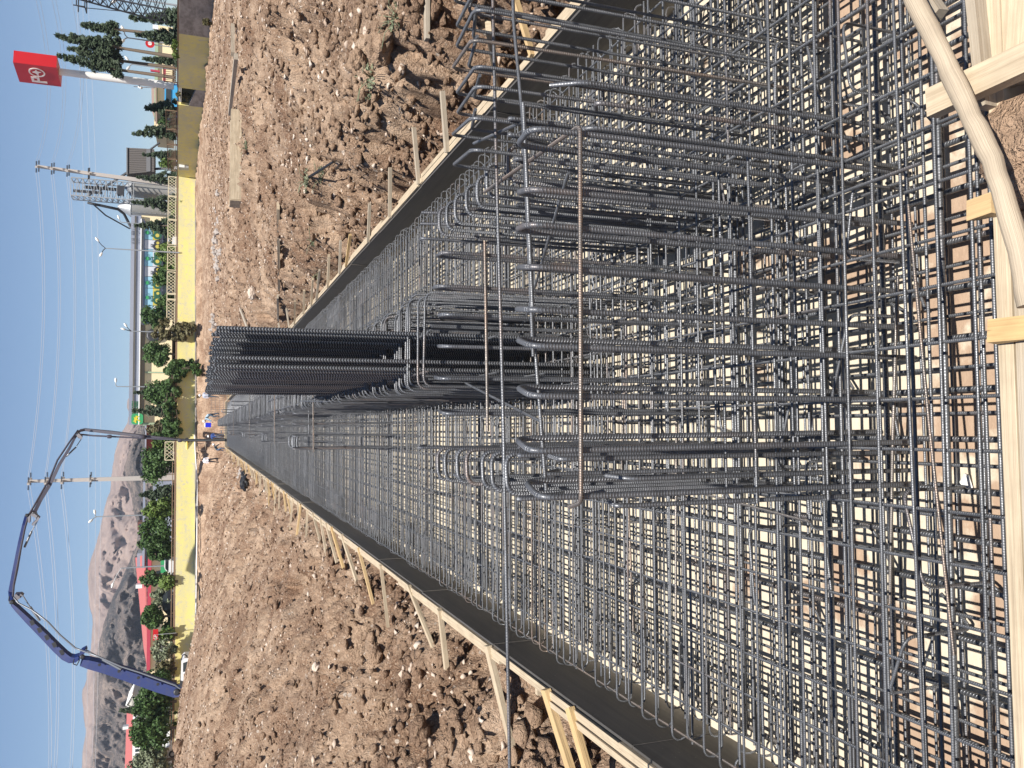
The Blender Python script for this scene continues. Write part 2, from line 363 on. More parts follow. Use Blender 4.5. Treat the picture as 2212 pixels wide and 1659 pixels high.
keep = ((dF > -1.2) & (dR > -1.2))[:-1, :-1].ravel(); q = q[keep]
me.loops.add(q.size); me.loops.foreach_set('vertex_index', q.ravel()); me.polygons.add(len(q))
me.polygons.foreach_set('loop_start', np.arange(0, q.size, 4)); me.polygons.foreach_set('use_smooth', np.ones(len(q), bool))
me.update(calc_edges=True); me.materials.append(M['soil'])
go = bpy.data.objects.new('ground', me); C.objects.link(go); tag(go, kind='structure')
def gz(x, y): return float(ground(np.array([x]), np.array([y]))[0])
# the higher yard behind the boundary wall, out to the hills
tops = {'r0': zat(WB['r0'], 383), 'r1': zat(WB['r1'], 382), 'c': zat(WB['c'], 382), 'l1': zat(WB['l1'], 372.5), 'l2': zat(WB['l2'], 370)}
def top(k): p = WB[k].copy(); p.z = tops[k]; return p
lw = (wl-wc).normalized(); a = top('c'); a.z -= .35; b = top('l2'); b.z -= .35; c_ = top('r0'); c_.z -= .35
bl = b + (b-a).normalized()*300; bl.z = b.z; cr = c_ + Vector((30, -60, 0))
l_ = top('l1'); l_.z -= .35; bk = Vector((.05, .12, 0))
mb = MB(); mb.add([a+bk, c_+Vector((.12, 0, 0)), cr, (9000, -60, 2), (9000, 12000, 4), (-9000, 12000, 4), (-9000, bl.y, 4), bl+bk, b+bk, l_+bk], [(0, 1, 2, 3, 4, 5, 6, 7, 8, 9)])
tag(obj('yard_ground', mb, M['pave']), kind='structure')
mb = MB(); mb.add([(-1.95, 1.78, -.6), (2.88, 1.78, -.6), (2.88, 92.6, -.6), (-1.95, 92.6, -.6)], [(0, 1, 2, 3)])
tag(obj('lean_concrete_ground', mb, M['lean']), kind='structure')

# loose clods and stones: nobody could count them
def ico():
    bm = bmesh.new(); bmesh.ops.create_icosphere(bm, subdivisions=1, radius=1); v = np.array([tuple(x.co) for x in bm.verts]); f = np.array([[k.index for k in p.verts] for p in bm.faces]); bm.free(); return v, f
IV, IF = ico()
def scatter(name, n, smin, smax, material, label, seed, power=2.2, flat=.65):
    rg = np.random.default_rng(seed)
    yy = 2.0*np.exp(rg.random(n)*math.log(75/2.0)); sgn = np.where(rg.random(n) < .5, -1., 1.)
    off = np.abs(rg.random(n))**1.3*(yy*.62+.6)
    x = np.where(sgn < 0, -2.35-off, 3.2+off*.9)
    s = smin + (smax-smin)*rg.random(n)**power; s = np.maximum(s, .0011*yy)
    dF, dR = wall_dist(x, yy); ok = (dF > 1.5) & (dR > 1.0); x, yy, s = x[ok], yy[ok], s[ok]; n = len(x)
    z = ground(x, yy) + s*.18
    V = IV[None]*(1+1.3*(rg.random((n, len(IV), 1))-.5))*s[:, None, None]*np.stack([.7+.7*rg.random(n), .7+.7*rg.random(n), flat*(.7+.6*rg.random(n))], -1)[:, None]
    an = rg.random(n)*6.3; ca, sa = np.cos(an)[:, None], np.sin(an)[:, None]
    X = V[..., 0]*ca - V[..., 1]*sa + x[:, None]; Y = V[..., 0]*sa + V[..., 1]*ca + yy[:, None]; Z = V[..., 2] + z[:, None]
    P = np.stack([X, Y, Z], -1).reshape(-1, 3); F = (IF[None] + (np.arange(n)*len(IV))[:, None, None]).reshape(-1, 3)
    me = bpy.data.meshes.new(name); me.vertices.add(len(P)); me.vertices.foreach_set('co', P.ravel())
    me.loops.add(F.size); me.loops.foreach_set('vertex_index', F.ravel()); me.polygons.add(len(F)); me.polygons.foreach_set('loop_start', np.arange(0, F.size, 3))
    me.update(calc_edges=True); me.materials.append(material)
    o = bpy.data.objects.new(name, me); C.objects.link(o); tag(o, label, 'soil' if 'clod' in name else 'stones', kind='stuff')
scatter('soil_clods', 52000, .008, .085, M['clod'], 'loose brown soil clods scattered over both banks', 1, 2.8)
scatter('gravel', 15000, .005, .05, M['stone'], 'pale gravel and small stones scattered over the soil banks', 2, 2.5)

# ------------------------------------------------------------------ formwork: plywood, rails, braces
def formwork(side):
    X = -1.83 if side < 0 else 2.76; s = side
    t = thing('formwork_wall', (X+.03*s, 46, -.6), 'long dark plywood form with pale timber rail and slanting stakes along the %s bank' % ('left' if s < 0 else 'right'), 'formwork')
    y = 1.95; i = 0; rg = random.Random(5+side)
    while y < 92:
        L = 2.44; y2 = min(92.4, y+L-.004); zt = rg.uniform(-.012, .004); xo = rg.uniform(-.008, .008)
        if i < 34:
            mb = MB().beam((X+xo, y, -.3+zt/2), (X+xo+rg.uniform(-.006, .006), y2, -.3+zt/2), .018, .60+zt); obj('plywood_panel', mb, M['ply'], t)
        # rails: doubled timbers, uneven ends
        mb = MB(); zz = rg.uniform(-.006, .006)
        mb.beam((X+s*(.045+rg.uniform(-.008, .008)), y-.1, -.012+zz), (X+s*(.045+rg.uniform(-.008, .008)), y2+.12, -.012+zz+rg.uniform(-.008, .008)), .055, .055, jit=.004)
        obj('rail', mb, M['timber'], t)
        if i % 2 == 0:
            mb = MB(); a = y-.2; b = min(92.4, y+3.6); xx = X+s*(.098+rg.uniform(-.012, .01)); zz = -.03+rg.uniform(-.01, .01)
            mb.beam((xx, a, zz), (xx+rg.uniform(-.01, .01), b, zz+rg.uniform(-.012, .012)), .046, .09, jit=.005); obj('rail', mb, M['timber'], t)
        y += L; i += 1
    if s < 0:
        br = [(5.18, -2.36, 4.90, .062, 1), (5.60, -2.45, 5.45, .085, 1), (6.88, -2.60, 6.75, .085, 0), (8.41, -2.72, 8.60, .07, 0), (9.77, -2.42, 9.3, .05, 0), (11.4, -2.70, 11.7, .05, 0), (13.15, -2.6, 12.8, .05, 1), (14.8, -2.5, 14.25, .085, 0), (16.04, -2.5, 15.65, .07, 1), (16.77, -2.52, 16.45, .07, 0), (17.57, -2.5, 17.3, .06, 0), (18.84, -2.45, 18.4, .05, 0), (19.84, -2.6, 19.7, .05, 0)]
        y = 21.2
        while y < 88: br.append((y, -2.55-rg.random()*.25, y+rg.uniform(-.5, .4), .05+.03*rg.random(), int(rg.random() < .5))); y += rg.uniform(.5, 1.0)*(1+y/60)
    else:
        br = [(9.28, 3.34, 9.2, .055, 2), (10.85, 3.26, 10.5, .055, 2), (12.4, 3.16, 11.9, .055, 2), (14.44, 3.1, 13.6, .04, 1), (15.15, 3.2, 14.6, .05, 2), (16.66, 3.22, 16.0, .08, 0), (18.4, 3.2, 17.4, .06, 2), (19.3, 3.2, 18.5, .06, 0), (20.8, 3.2, 20.1, .05, 0), (23.0, 3.25, 22.2, .05, 0), (8.1, 3.3, 8.0, .06, 2), (5.75, 3.35, 5.95, .035, 1)]
        y = 24.4
        while y < 88: br.append((y, 3.2+rg.random()*.2, y+rg.uniform(-.6, .2), .05+.03*rg.random(), int(rg.random()*3))); y += rg.uniform(.9, 1.9)*(1+y/60)
    for (yt, xf, yf, wd, k) in br:
        zt = .03; zf = (gz(xf, yf) if s < 0 else max(gz(xf, yf), .08)) + (.02 if s > 0 else .0)
        if s < 0: zf = max(min(zf, .12), -.12)
        a = Vector((X+s*.02, yt, zt)); b = Vector((xf, yf, zf)); b += (b-a).normalized()*.06
        mb = MB().beam(a, b, wd, .042, jit=.003); obj('brace', mb, M[('timber', 'newwood', 'greywood')[k]], t)
    for y, x in ((4.55, X-.07), (6.0, X-.16), (7.6, X-.14), (10.4, X-.17)) if s < 0 else ():
        mb = MB().beam((x, y, -.55), (x, y, -.06), .05, .045, up=(0, 1, 0)); obj('brace', mb, M['timber'], t)
    return t
formwork(-1); formwork(1)
t = thing('formwork_end', (.4, 1.88, -.6), 'splintered timber end board nearest the camera with short packing blocks', 'formwork')
obj('end_board', MB().beam((-3.0, 1.89, -.30), (1.45, 1.905, -.30), .05, .61, jit=.004), M['timber'], t)
obj('edge_board', MB().beam((-2.9, 1.846, -.02), (.62, 1.846, -.02), .035, .06, jit=.005), M['greywood'], t)
obj('edge_board', MB().beam((-2.9, 1.79, -.03), (.55, 1.79, -.025), .06, .08, jit=.006), M['timber'], t)
t2 = thing('formwork_end', (.4, 92.5, -.6), 'far cross board closing the pit below the workers', 'formwork')
obj('end_board', MB().beam((-1.9, 92.5, -.3), (2.85, 92.5, -.3), .05, .60), M['ply'], t2); obj('rail', MB().beam((-1.9, 92.58, .02), (2.85, 92.58, .02), .1, .06), M['timber'], t2)

# ------------------------------------------------------------------ the flat reinforcement cage of the raft
cage = thing('raft_reinforcement_cage', (.46, 46, -.58), 'dense two layer mesh of grey steel bars filling the long pit', 'rebar cage')
def hookbar_pts(x0, x1, z, down, wob=0):
    """a cross bar bent round into a hook at both ends"""
    r = .055
    P = [(x0+.42, 0, z-down)] ; P += [(x0, 0, z-down), (x0, 0, z), (x1, 0, z), (x1, 0, z-down), (x1-.42, 0, z-down)]
    return fillet(P, r, 4)
rg = random.Random(3)
def transverse_set(x0, x1, z, down, r, name, matk, step, y0, ndetail, jitter=.02, sides=7, skip=0.):
    y = y0; i = 0; stuff = MB(); proto = None
    base_pts = hookbar_pts(x0, x1, z, down)
    while y < 92.1:
        if rg.random() < skip: y += step; continue
        if i < ndetail:
            ang = rg.uniform(-.012, .012); dx = rg.uniform(-.03, .03); bend = rg.uniform(-.012, .012)
            pts = [Vector((p.x+dx, y + p.x*ang + bend*math.sin(p.x*1.3) + (rg.uniform(-.01, .01) if p.z < z-.02 else 0), p.z)) for p in base_pts]
            obj(name, MB().tube(pts, r, sides), M['rusty'] if rg.random() < .05 else M[matk], cage)
        else:
            dx = rg.uniform(-.02, .02); k = 5 if y < 25 else 3
            pts = [Vector((p.x+dx, y, p.z)) for p in (base_pts if y < 30 else [Vector((x0, 0, z-down)), Vector((x0, 0, z)), Vector((x1, 0, z)), Vector((x1, 0, z-down))])]
            stuff.tube(pts, r, k, caps=False)
        y += step*(1+rg.uniform(-jitter, jitter)*4); i += 1
    if len(stuff.v): o = obj(name, stuff, M[matk], cage); tag(o, kind='stuff')
XL, XR = -1.735, 2.645
transverse_set(XL, XR, -.17, .11, .0068, 'cross_bar', 'bar', .163, 2.0, 60)
def longitudinals(x0, x1, step, z, r, name, matk, nseg, sides=7, wav=.015, y00=1.95):
    x = x0; stuff = MB(); k = 0
    while x <= x1+.001:
        y = y00; seg = 0
        while y < 92:
            L = 12 if seg else rg.choice((7.5, 9, 12)); y2 = min(92.2, y+L); dx = rg.uniform(-wav, wav); dx2 = rg.uniform(-wav, wav); dz = rg.uniform(-.004, .004)
            n = 5; pts = [(x+dx+(dx2-dx)*i/n+rg.uniform(-.004, .004), y+(y2-y)*i/n, z+dz+rg.uniform(-.003, .003)) for i in range(n+1)]
            if seg < nseg: obj(name, MB().tube(pts, r, sides), M['rusty'] if rg.random() < .04 else M[matk], cage)
            else: stuff.tube(pts, r, 4, caps=False)
            y = y2-.7 if y2 < 92 else 99; seg += 1
        x += step
    if len(stuff.v): tag(obj(name, stuff, M[matk], cage), kind='stuff')
longitudinals(XL+.03, XR-.03, .2, -.184, .0068, 'long_bar', 'bar', 2)
longitudinals(XL+.08, XR-.05, .2, -.53, .0125, 'thick_long_bar', 'thick', 1)
longitudinals(XL+.17, XR-.15, .2, -.505, .0075, 'lower_long_bar', 'bar', 1)
transverse_set(XL-.02, XR+.02, -.555, -.13, .0065, 'lower_cross_bar', 'bar', .15, 1.99, 55, sides=6)
transverse_set(XL+.05, XR-.05, -.488, -.0, .0125, 'thick_cross_bar', 'thick', .335, 2.12, 30, sides=7) if False else None
def straight_cross(x0, x1, z, r, name, matk, step, y0, nd, y1=92):
    y = y0; i = 0; stuff = MB()
    while y < y1:
        a = (x0+rg.uniform(-.05, .05), y, z); b = (x1+rg.uniform(-.05, .05), y+rg.uniform(-.03, .03), z)
        if i < nd: obj(name, MB().tube([a, b], r, 8), M[matk], cage)
        else: stuff.tube([a, b], r, 4, caps=False)
        y += step*rg.uniform(.85, 1.15); i += 1
    if len(stuff.v): tag(obj(name, stuff, M[matk], cage), kind='stuff')
straight_cross(XL, XR, -.487, .0125, 'thick_cross_bar', 'thick', .36, 2.2, 28)
straight_cross(XL+.02, XR-.02, -.40, .007, 'middle_cross_bar', 'bar', .24, 2.05, 30, 14)
straight_cross(XL+.02, XR-.02, -.225, .0075, 'second_cross_bar', 'bar', .38, 2.12, 22, 40)
# bent spacer chairs that hold the upper layer up, and stray pieces lying in the mesh
for i in range(46):
    y = 2.3*math.exp(rg.random()*2.0); x = rg.uniform(XL+.2, XR-.4); a = rg.uniform(-.4, .4); w_ = rg.uniform(.25, .4); ca, sa = math.cos(a), math.sin(a)
    P = [(-.2, -.12, -.54), (0, 0, -.54), (0, 0, -.20), (w_, 0, -.20), (w_, 0, -.54), (w_+.05, .18, -.54)]
    obj('spacer_chair', MB().tube([Vector((x+px*ca-py*sa, y+px*sa+py*ca, pz)) for px, py, pz in fillet(P, .05, 4)], .007, 7), M['bar'], cage)
for i in range(26):
    y = 2.2*math.exp(rg.random()*1.6); x = rg.uniform(XL+.1, XR-.5); L = rg.uniform(.6, 1.8); a = rg.uniform(-.12, .15)+(1.57 if rg.random() < .4 else 0); z = rg.choice((-.155, -.21, -.3, -.42, -.46))
    x2 = min(XR-.05, x+L*math.cos(a)); z2 = z+rg.uniform(-.03, .03)
    obj('loose_bar', MB().tube([(x, y, z), ((x+x2)/2, y+L*.5*math.sin(a)+.01, (z+z2)/2-.004), (x2, y+L*math.sin(a), z2)], rg.choice((.006, .0075)), 7), M[rg.choice(('bar', 'rusty', 'bar'))], cage)

# ------------------------------------------------------------------ starter bars that rise out of the cage
def ubar(pt, a, b, zt, zb=-.55, r=.0095, rad=.055, drop=0., sides=9, name='hooked_bar', matk=None, lean=0.):
    """upside-down U: legs at plan points a and b"""
    k = lean
    P = [(a[0], a[1], zb), (a[0]+k, a[1], zt), (b[0]+k, b[1], zt-drop), (b[0], b[1], zb)]
    m = matk or ('rusty' if rg.random() < .08 else 'bar')
    return obj(name, MB().tube(fillet(P, rad, 6), r, sides), M[m], pt)
M['bar2'] = steel('heavy_rebar_steel', .0125, .0, (.15, .155, .168)); M['bar3'] = steel('coarse_rebar_steel', .019, -.1, (.06, .063, .07), .85, (.42, .43, .45))
s1 = thing('shaft_starter_cage', (.5, 3.8, -.58), 'nearest box of tall hooked bars with rounded loops rising from the mesh', 'rebar cage', 'starter bar cages')
for x, zt in zip([-.255, -.075, .103, .285, .415, .569, .721, .866, 1.087], [1.2, 1.235, 1.23, 1.23, 1.235, 1.228, 1.23, 1.225, 1.222]):
    ubar(s1, (x, 2.79), (x+rg.uniform(-.01, .03)+.02, 3.02), zt, drop=.03, r=.0115, rad=.07, matk='bar2', lean=rg.uniform(-.015, .01))
for x in [.883, .711, .568, .407, .244, .068]:
    ubar(s1, (x, 4.07), (x+.02, 4.27), 1.20+rg.uniform(-.02, .02), drop=.02, r=.010, rad=.06, matk='bar2')
for y, q in [(3.56, 0), (3.76, .0), (3.96, -.02), (4.16, 0), (4.33, 0), (4.53, .01), (4.65, .02)]:
    ubar(s1, (-.118, y), (-.295, y-.02), 1.05+q, r=.0105, rad=.06, matk='bar2', lean=rg.uniform(-.008, .008))
    for x in (-.10, -.315): obj('leg_bar', MB().tube([(x, y+.04, -.55), (x+rg.uniform(-.006, .006), y+.04, .62+rg.random()*.25)], .0095, 7), M['bar2'], s1)
for y in [3.66, 3.93, 4.14, 4.34, 4.52, 4.70, 4.82]:
    ubar(s1, (1.32, y), (1.15, y), 1.0+rg.uniform(-.015, .015), r=.0105, rad=.06, matk='bar2', lean=rg.uniform(-.008, .008))
    for x in (1.13, 1.34): obj('leg_bar', MB().tube([(x, y+.04, -.55), (x+rg.uniform(-.006, .006), y+.04, .60+rg.random()*.25)], .0095, 7), M['bar2'], s1)
for x in (-.30, -.2, -.12, 1.14, 1.24, 1.31):
    for y in (2.86, 3.3, 4.9): obj('hooked_bar', MB().tube(fillet([(x, y, -.55), (x, y, .75+rg.random()*.4), (x+.01, y+.09, .80+rg.random()*.3)], .04, 4), .0095, 8), M['bar2'], s1)
P = fillet([(-.30, 2.90, 1.035), (-.272, 2.765, 1.05), (1.104, 2.765, 1.037), (1.16, 3.9, 1.03)], .035, 5)
obj('crossbar', MB().tube(P, .0085, 9), M['rusty'], s1)
obj('crossbar', MB().tube([(-.25, 3.09, 1.05), (.4, 3.085, 1.10), (1.28, 3.05, 1.15)], .0085, 8), M['bar'], s1)
obj('crossbar', MB().tube([(-.02, 4.05, .97), (.5, 4.05, .975), (.95, 4.05, .98)], .0085, 8), M['rusty'], s1)
obj('crossbar', MB().tube([(.62, 4.6, .55), (.95, 3.2, .93), (1.0, 3.0, .98)], .007, 7), M['bar'], s1)
obj('crossbar', MB().tube([(.29, 5.3, .7), (.02, 3.3, .98)], .0075, 7), M['bar'], s1)
for z in (.25, -.1):
    obj('stirrup', MB().tube(fillet([(-.31, 2.83, z), (1.12, 2.83, z+.01), (1.12, 3.05, z), (-.31, 3.05, z-.01), (-.31, 2.84, z)], .04, 3), .006, 6), M['bar'], s1)
lb = obj('tie_bar', MB().tube([(-3.4, 3.62, 1.0), (-1.6, 3.6, 1.025), (.0, 3.60, 1.045), (1.3, 3.61, 1.07), (3.4, 3.62, 1.10)], .0078, 10), M['bar2'])
tag(lb, 'single long straight bar lying across the tall loops and out over the left bank', 'steel bar')

s2 = thing('wall_starter_cage', (1.8, 3.6, -.58), 'row of thinner hooked bars at the right edge with steeply sloping tops', 'rebar cage', 'starter bar cages')
xs2 = [1.153, 1.31, 1.44, 1.53, 1.65, 1.755, 1.85, 1.97, 2.08, 2.2, 2.31]
for i, x in enumerate(xs2):
    f = .02*math.sin(i*2.1)
    ubar(s2, (x, 3.32+f*.5), (x+.12+f, 3.92+f), 1.265+rg.uniform(-.01, .012), r=.0082, rad=.06, drop=.09, sides=8, lean=rg.uniform(-.01, .02))
for i, x in enumerate([1.35, 1.5, 1.64, 1.78, 1.90, 2.05]):
    P = fillet([(x, 3.62, -.55), (x+.02, 3.64, 1.17+rg.uniform(-.02, .03)), (x+.04+rg.uniform(-.05, .05), 3.40+rg.uniform(-.06, .02), 1.235)], .03, 4); obj('hooked_bar', MB().tube(P, .0078, 8), M['bar'], s2)
obj('crossbar', MB().tube([(.275, 3.06, 1.112), (1.236, 3.18, 1.10), (1.72, 3.285, 1.10), (2.6, 3.34, 1.10)], .008, 8), M['bar'], s2)
obj('crossbar', MB().tube([(1.47, 4.1, 1.02), (1.30, 3.3, 1.06)], .008, 7), M['bar'], s2)

# the long wall starter: tall straight bars and a row of stirrup tops running to the far end
s3 = thing('long_wall_starter_cage', (.6, 30, -.58), 'dark bundle of tall straight bars with a long row of stirrups behind', 'rebar cage', 'starter bar cages')
nb = 0; st = MB()
for x, yA, yB in ((.648, 5.60, 11.0), (.615, 5.66, 11.3), (.448, 5.62, 10.8), (.412, 5.70, 10.2), (.39, 5.66, 9.6)):
    y = yA
    while y < yB:
        zt = 2.245+rg.uniform(-.03, .03)*(.3 if y < 5.8 else 1)+.004*(y-5.6); xx = x+rg.uniform(-.012, .012); lx = rg.uniform(-.004, .004)
        if y < 7.0 and nb < 100: obj('tall_bar', MB().tube([(xx, y, -.55), (xx+lx, y, zt)], .0145, 8), M['bar3'], s3); nb += 1
        else: st.tube([(xx, y, -.55), (xx+lx, y, zt)], .0135, 5)
        y += rg.uniform(.10, .14) if x > .5 else rg.uniform(.08, .11)
tag(obj('tall_bar', st, M['bar3'], s3), kind='stuff')
st = MB(); y = 5.35; i = 0; nu = 0
while y < 86:
    xl = .245+rg.uniform(-.015, .015)+(.03 if y > 7 else 0); xr = .88+rg.uniform(-.02, .02); zt = .98+rg.uniform(-.04, .04)-(.0 if y < 9 else rg.uniform(0, .06)) - (.12 if y > 14 else 0)
    P = fillet([(xl, y, -.55), (xl+.01, y, zt), (xr, y+rg.uniform(-.04, .04), zt-.01), (xr, y, -.55)], .07, 4)
    if y > 20: P = [P[0], P[1], P[3], P[5], P[6], P[8], P[-2], P[-1]] if len(P) > 9 else P
    if nu < 90: obj('stirrup', MB().tube(P, .0085, 7 if y < 12 else 5), M['bar2'], s3); nu += 1
    else: st.tube(P, .009, 4, caps=False)
    # lapped double stirrups
    if y > 5.6:
        P2 = [p+Vector((.035, .03, -.02)) for p in P]
        st.tube(P2, .0085, 4, caps=False)
    y += rg.uniform(.10, .22) if y < 12.5 else (rg.uniform(.10, .18) if (int(y/4.2) % 3) else rg.uniform(.5, .8))
tag(obj('stirrup', st, M['bar2'], s3), kind='stuff')
for x in (.62, .37):
    for z in (.93, .1, .45): obj('crossbar', MB().tube([(x, 5.4, z), (x+.01, 12, z+.01), (x, 20, z-.02)], .0075, 6), M['bar'], s3)
obj('crossbar', MB().tube([(.66, 5.5, .88), (.3, 9.6, .96), (.38, 12, 1.05)], .0075, 6), M['bar'], s3)
for x in (.69, .68, .345): 
    y = 5.5
    while y < 12.4: obj('wall_bar', MB().tube([(x, y, -.55), (x, y, .80+rg.random()*.12)], .009, 6), M['bar2'], s3); y += .32

# smaller shafts of the same kind further down the pit
def shaft(y0, n, label):
    t = thing('shaft_starter_cage', (.0, y0, -.58), label, 'rebar cage', 'starter bar cages')
    for i in range(n): ubar(t, (-.10, y0+.28*i), (-.29, y0+.28*i-.01), 1.05+rg.uniform(-.02, .02), r=.0135, sides=6, rad=.06, matk='bar2')
    for x in (-.27, -.1, .06, .2): ubar(t, (x, y0-.75), (x+.01, y0-.52), 1.19, r=.010, sides=6, rad=.06, matk='bar2', drop=.02)
    for x in (.04, .15, .26): ubar(t, (x, y0+1.5), (x, y0+1.7), 1.15, r=.010, sides=6, rad=.06, matk='bar2', drop=.02)
    for i in range(n): ubar(t, (1.32, y0+.28*i), (1.14, y0+.28*i), 1.02, r=.010, sides=6, rad=.06, matk='bar2')
    obj('crossbar', MB().tube([(-.32, y0-.78, .93), (1.3, y0-.78, .95)], .010, 6), M['rusty'], t)
    obj('crossbar', MB().tube([(-.34, y0+.4, .85), (1.3, y0+.4, .87)], .009, 6), M['bar'], t)
    return t
for y0, n, lab in ((12.2, 5, 'second box of hooked bars beyond the tall dark bundle'), (18.5, 5, 'third box of hooked bars, about halfway to the workers'), (28, 6, 'fourth box of hooked bars, small and far down the pit'), (42, 6, 'fifth box of hooked bars, small ladder-like frame before the workers'), (60, 8, 'farthest box of hooked bars beside the standing worker in blue')):
    shaft(y0, n, lab)
t = thing('wall_mesh', (2.2, 91.5, -.5), 'fine upright grid of thin starter bars in front of the far brown earth face', 'rebar mesh')
for i in range(13): obj('upright_bar', MB().tube([(.9+i*.22, 91.4+.02*i, -.5), (.9+i*.22+rg.uniform(-.03, .03), 91.4, 1.55+rg.uniform(-.1, .1))], .014, 4), M['bar'], t)
for z in (.2, .6, 1.0, 1.4): obj('level_bar', MB().tube([(.85, 91.37, z), (3.7, 91.37, z)], .012, 4), M['bar'], t)

# ------------------------------------------------------------------ timbers round the near corner
def lumber(name, a, b, wd, ht, matk, label, up=(0, 0, 1), group=None, jit=.004, cat='plank'):
    return tag(obj(name, MB().beam(a, b, wd, ht, up, jit=jit), M[matk]), label, cat, group)
P = [onz(1950, -40, .17), onz(1975, 0, .17), onz(2033, 112, .17), onz(2090, 237, .16), onz(2143, 345, .15), onz(2195, 515, .14), onz(2225, 660, .13)]
mb = MB(); pts = []
for i in range(len(P)-1):
    for k in range(5): pts.append(P[i].lerp(P[i+1], k/5))
pts.append(P[-1]); pts = [Vector(p) + Vector((rg.uniform(-.002, .002), rg.uniform(-.002, .002), rg.uniform(-.002, .002))) for p in pts]
mb.tube(pts, [(.030+.001*math.sin(i*1.1)+rg.uniform(-.001, .0012)) for i in range(len(pts))], 16)
tag(obj('pole_log', mb, M['log']), 'crooked peeled log with small knots lying across the near right corner', 'log')
a = onz(2012, 225, .10); b = onz(2235, 120, .10); lumber('plank', a, b, .092, .045, 'timber', 'short pale plank with split end lying under the peeled log', jit=.002)
lumber('plank', onz(2115, -40, .01), onz(2142, 235, .01), .035, .10, 'greywood', 'rough narrow board on edge right of the pale plank')
lumber('plank', onz(2190, -60, -.02), onz(2175, 190, -.02), .13, .03, 'timber', 'wide smooth board in the extreme near right corner')
lumber('plank', onz(2100, 455, .03), onz(2155, 440, .04), .062, .05, 'newwood', 'small sawn block poking out beneath the log')
lumber('plank', onz(2143, 717, .05), onz(2240, 706, .05), .07, .04, 'newwood', 'fresh pine batten nailed over the near end board')
lumber('plank', onz(1985, -30, .06), onz(2028, 35, .06), .05, .04, 'greywood', 'stub of timber at the top edge next to the log')
for (px, py, sz, lab) in ((2185, 300, .12, 'crumbly pinkish lump of dry earth beside the log'), (2205, 400, .08, 'smaller clod of dry earth below the pinkish lump')):
    p = onz(px, py, -.02); v = IV*(1+.3*(RNG.random((len(IV), 1))-.5)); bm = bmesh.new(); bmesh.ops.create_icosphere(bm, subdivisions=3, radius=1)
    V = np.array([tuple(x.co) for x in bm.verts]); F = [[k.index for k in f.verts] for f in bm.faces]; bm.free()
    n_ = fbm(V[:, 0]*2+7, V[:, 1]*2+V[:, 2]*2, 4, 5)[:, None]; V = V*(1+n_*.7)*np.array([1, 1.2, .55])*sz + np.array(p)
    mb = MB(); mb.add([tuple(k) for k in V], F); tag(obj('earth_clod', mb, M['clod']), lab, 'clod')
p = onz(2092, 1042, -.585); mb = MB(); mb.add([p+Vector(q) for q in ((-.025, -.02, 0), (.03, -.02, .02), (.035, .02, 0), (.0, .03, .015), (-.03, .012, .01))], [(0, 1, 2, 3, 4)])
mb.add([p+Vector(q)+Vector((0, 0, -.002)) for q in ((-.025, -.02, 0), (.03, -.02, .02), (.035, .02, 0), (.0, .03, .015), (-.03, .012, .01))], [(4, 3, 2, 1, 0)])
tag(obj('paper_scrap', mb, M['white']), 'crumpled white scrap of paper on the floor under the bars', 'paper')

# ------------------------------------------------------------------ boulders and site litter on the banks
def ground_pt(px, py, lift=0., Z0=.8):
    d = (AF + AX*((px-CX)/FPX) - AY*((py-CY)/FPX)); t = 2.0; pr = None
    T = 2.0*np.exp(np.linspace(0, math.log(58), 900)); X_ = EYE.x+d.x*T; Y_ = EYE.y+d.y*T; Z_ = EYE.z+d.z*T
    G_ = ground(X_, Y_); hit = np.nonzero(Z_ < G_+lift)[0]; k = hit[0] if len(hit) else len(T)-60
    return Vector((X_[k], Y_[k], G_[k]+lift))
def boulder(px, py, Z, size, label, matk='clod', seed=1, sq=(1, 1, .75)):
    p = ground_pt(px, py); size = size*(p-EYE).dot(AF)/FPX/2; p.z += size*.25
    bm = bmesh.new(); bmesh.ops.create_icosphere(bm, subdivisions=4, radius=1)
    V = np.array([tuple(x.co) for x in bm.verts]); F = [[k.index for k in f.verts] for f in bm.faces]; bm.free()
    n_ = fbm(V[:, 0]*1.3+seed*3.1+V[:, 2], V[:, 1]*1.3+V[:, 2]*.9+seed, 5, seed)[:, None]*.75 + cell(V[:, 0]*2+seed, V[:, 1]*2+V[:, 2]*2, seed)[:, None]*.14
    V = V*(1+n_)*np.array(sq)*size + np.array(p); mb = MB(); mb.add([tuple(k) for k in V], F, smooth=False)
    return tag(obj('boulder', mb, M[matk]), label, 'boulder', None)
for a in ((836, 105, .8, 78, 'largest cracked clay boulder high on the right bank', 'clod', 1), (785, 130, .8, 42, 'squat clay boulder just beyond the largest one on the right bank', 'clod', 2), (790, 195, .8, 48, 'lumpy clay boulder left of the largest one on the right bank', 'clod', 3),
          (822, 60, .8, 34, 'clay boulder by the weeds right of the largest one', 'clod', 4), (690, 1440, 1., 20, 'pale rounded stone in the middle of the left bank', 'stone', 5), (880, 1490, .4, 40, 'broken clay lump above the bent stake foot on the left bank', 'clod', 6),
          (925, 1580, .4, 60, 'wide clay lump low on the left bank near its bottom edge', 'clod', 7), (818, 1415, .4, 36, 'angular clay lump mid left bank', 'clod', 8), (700, 1262, .6, 28, 'dark hollow-sided clay lump on the left bank', 'clod', 9), (390, 1612, 3., 30, 'big rounded boulder on the crest of the left heap', 'clod', 10),
          (550, 632, .8, 26, 'pale slab-like rock on the far right bank', 'stone', 11), (1010, 20, .5, 40, 'reddish stone under the sloping hooked bars', 'clod', 12)):
    boulder(*a)
def litter(p0, p1, wd, ht, matk, label, lift=.06):
    a = ground_pt(*p0, lift); b = ground_pt(*p1, lift); return lumber('plank', a, b, wd, ht, matk, label)
litter((603, 445), (617, 624), .16, .06, 'timber', 'long pale plank lying along the right bank')
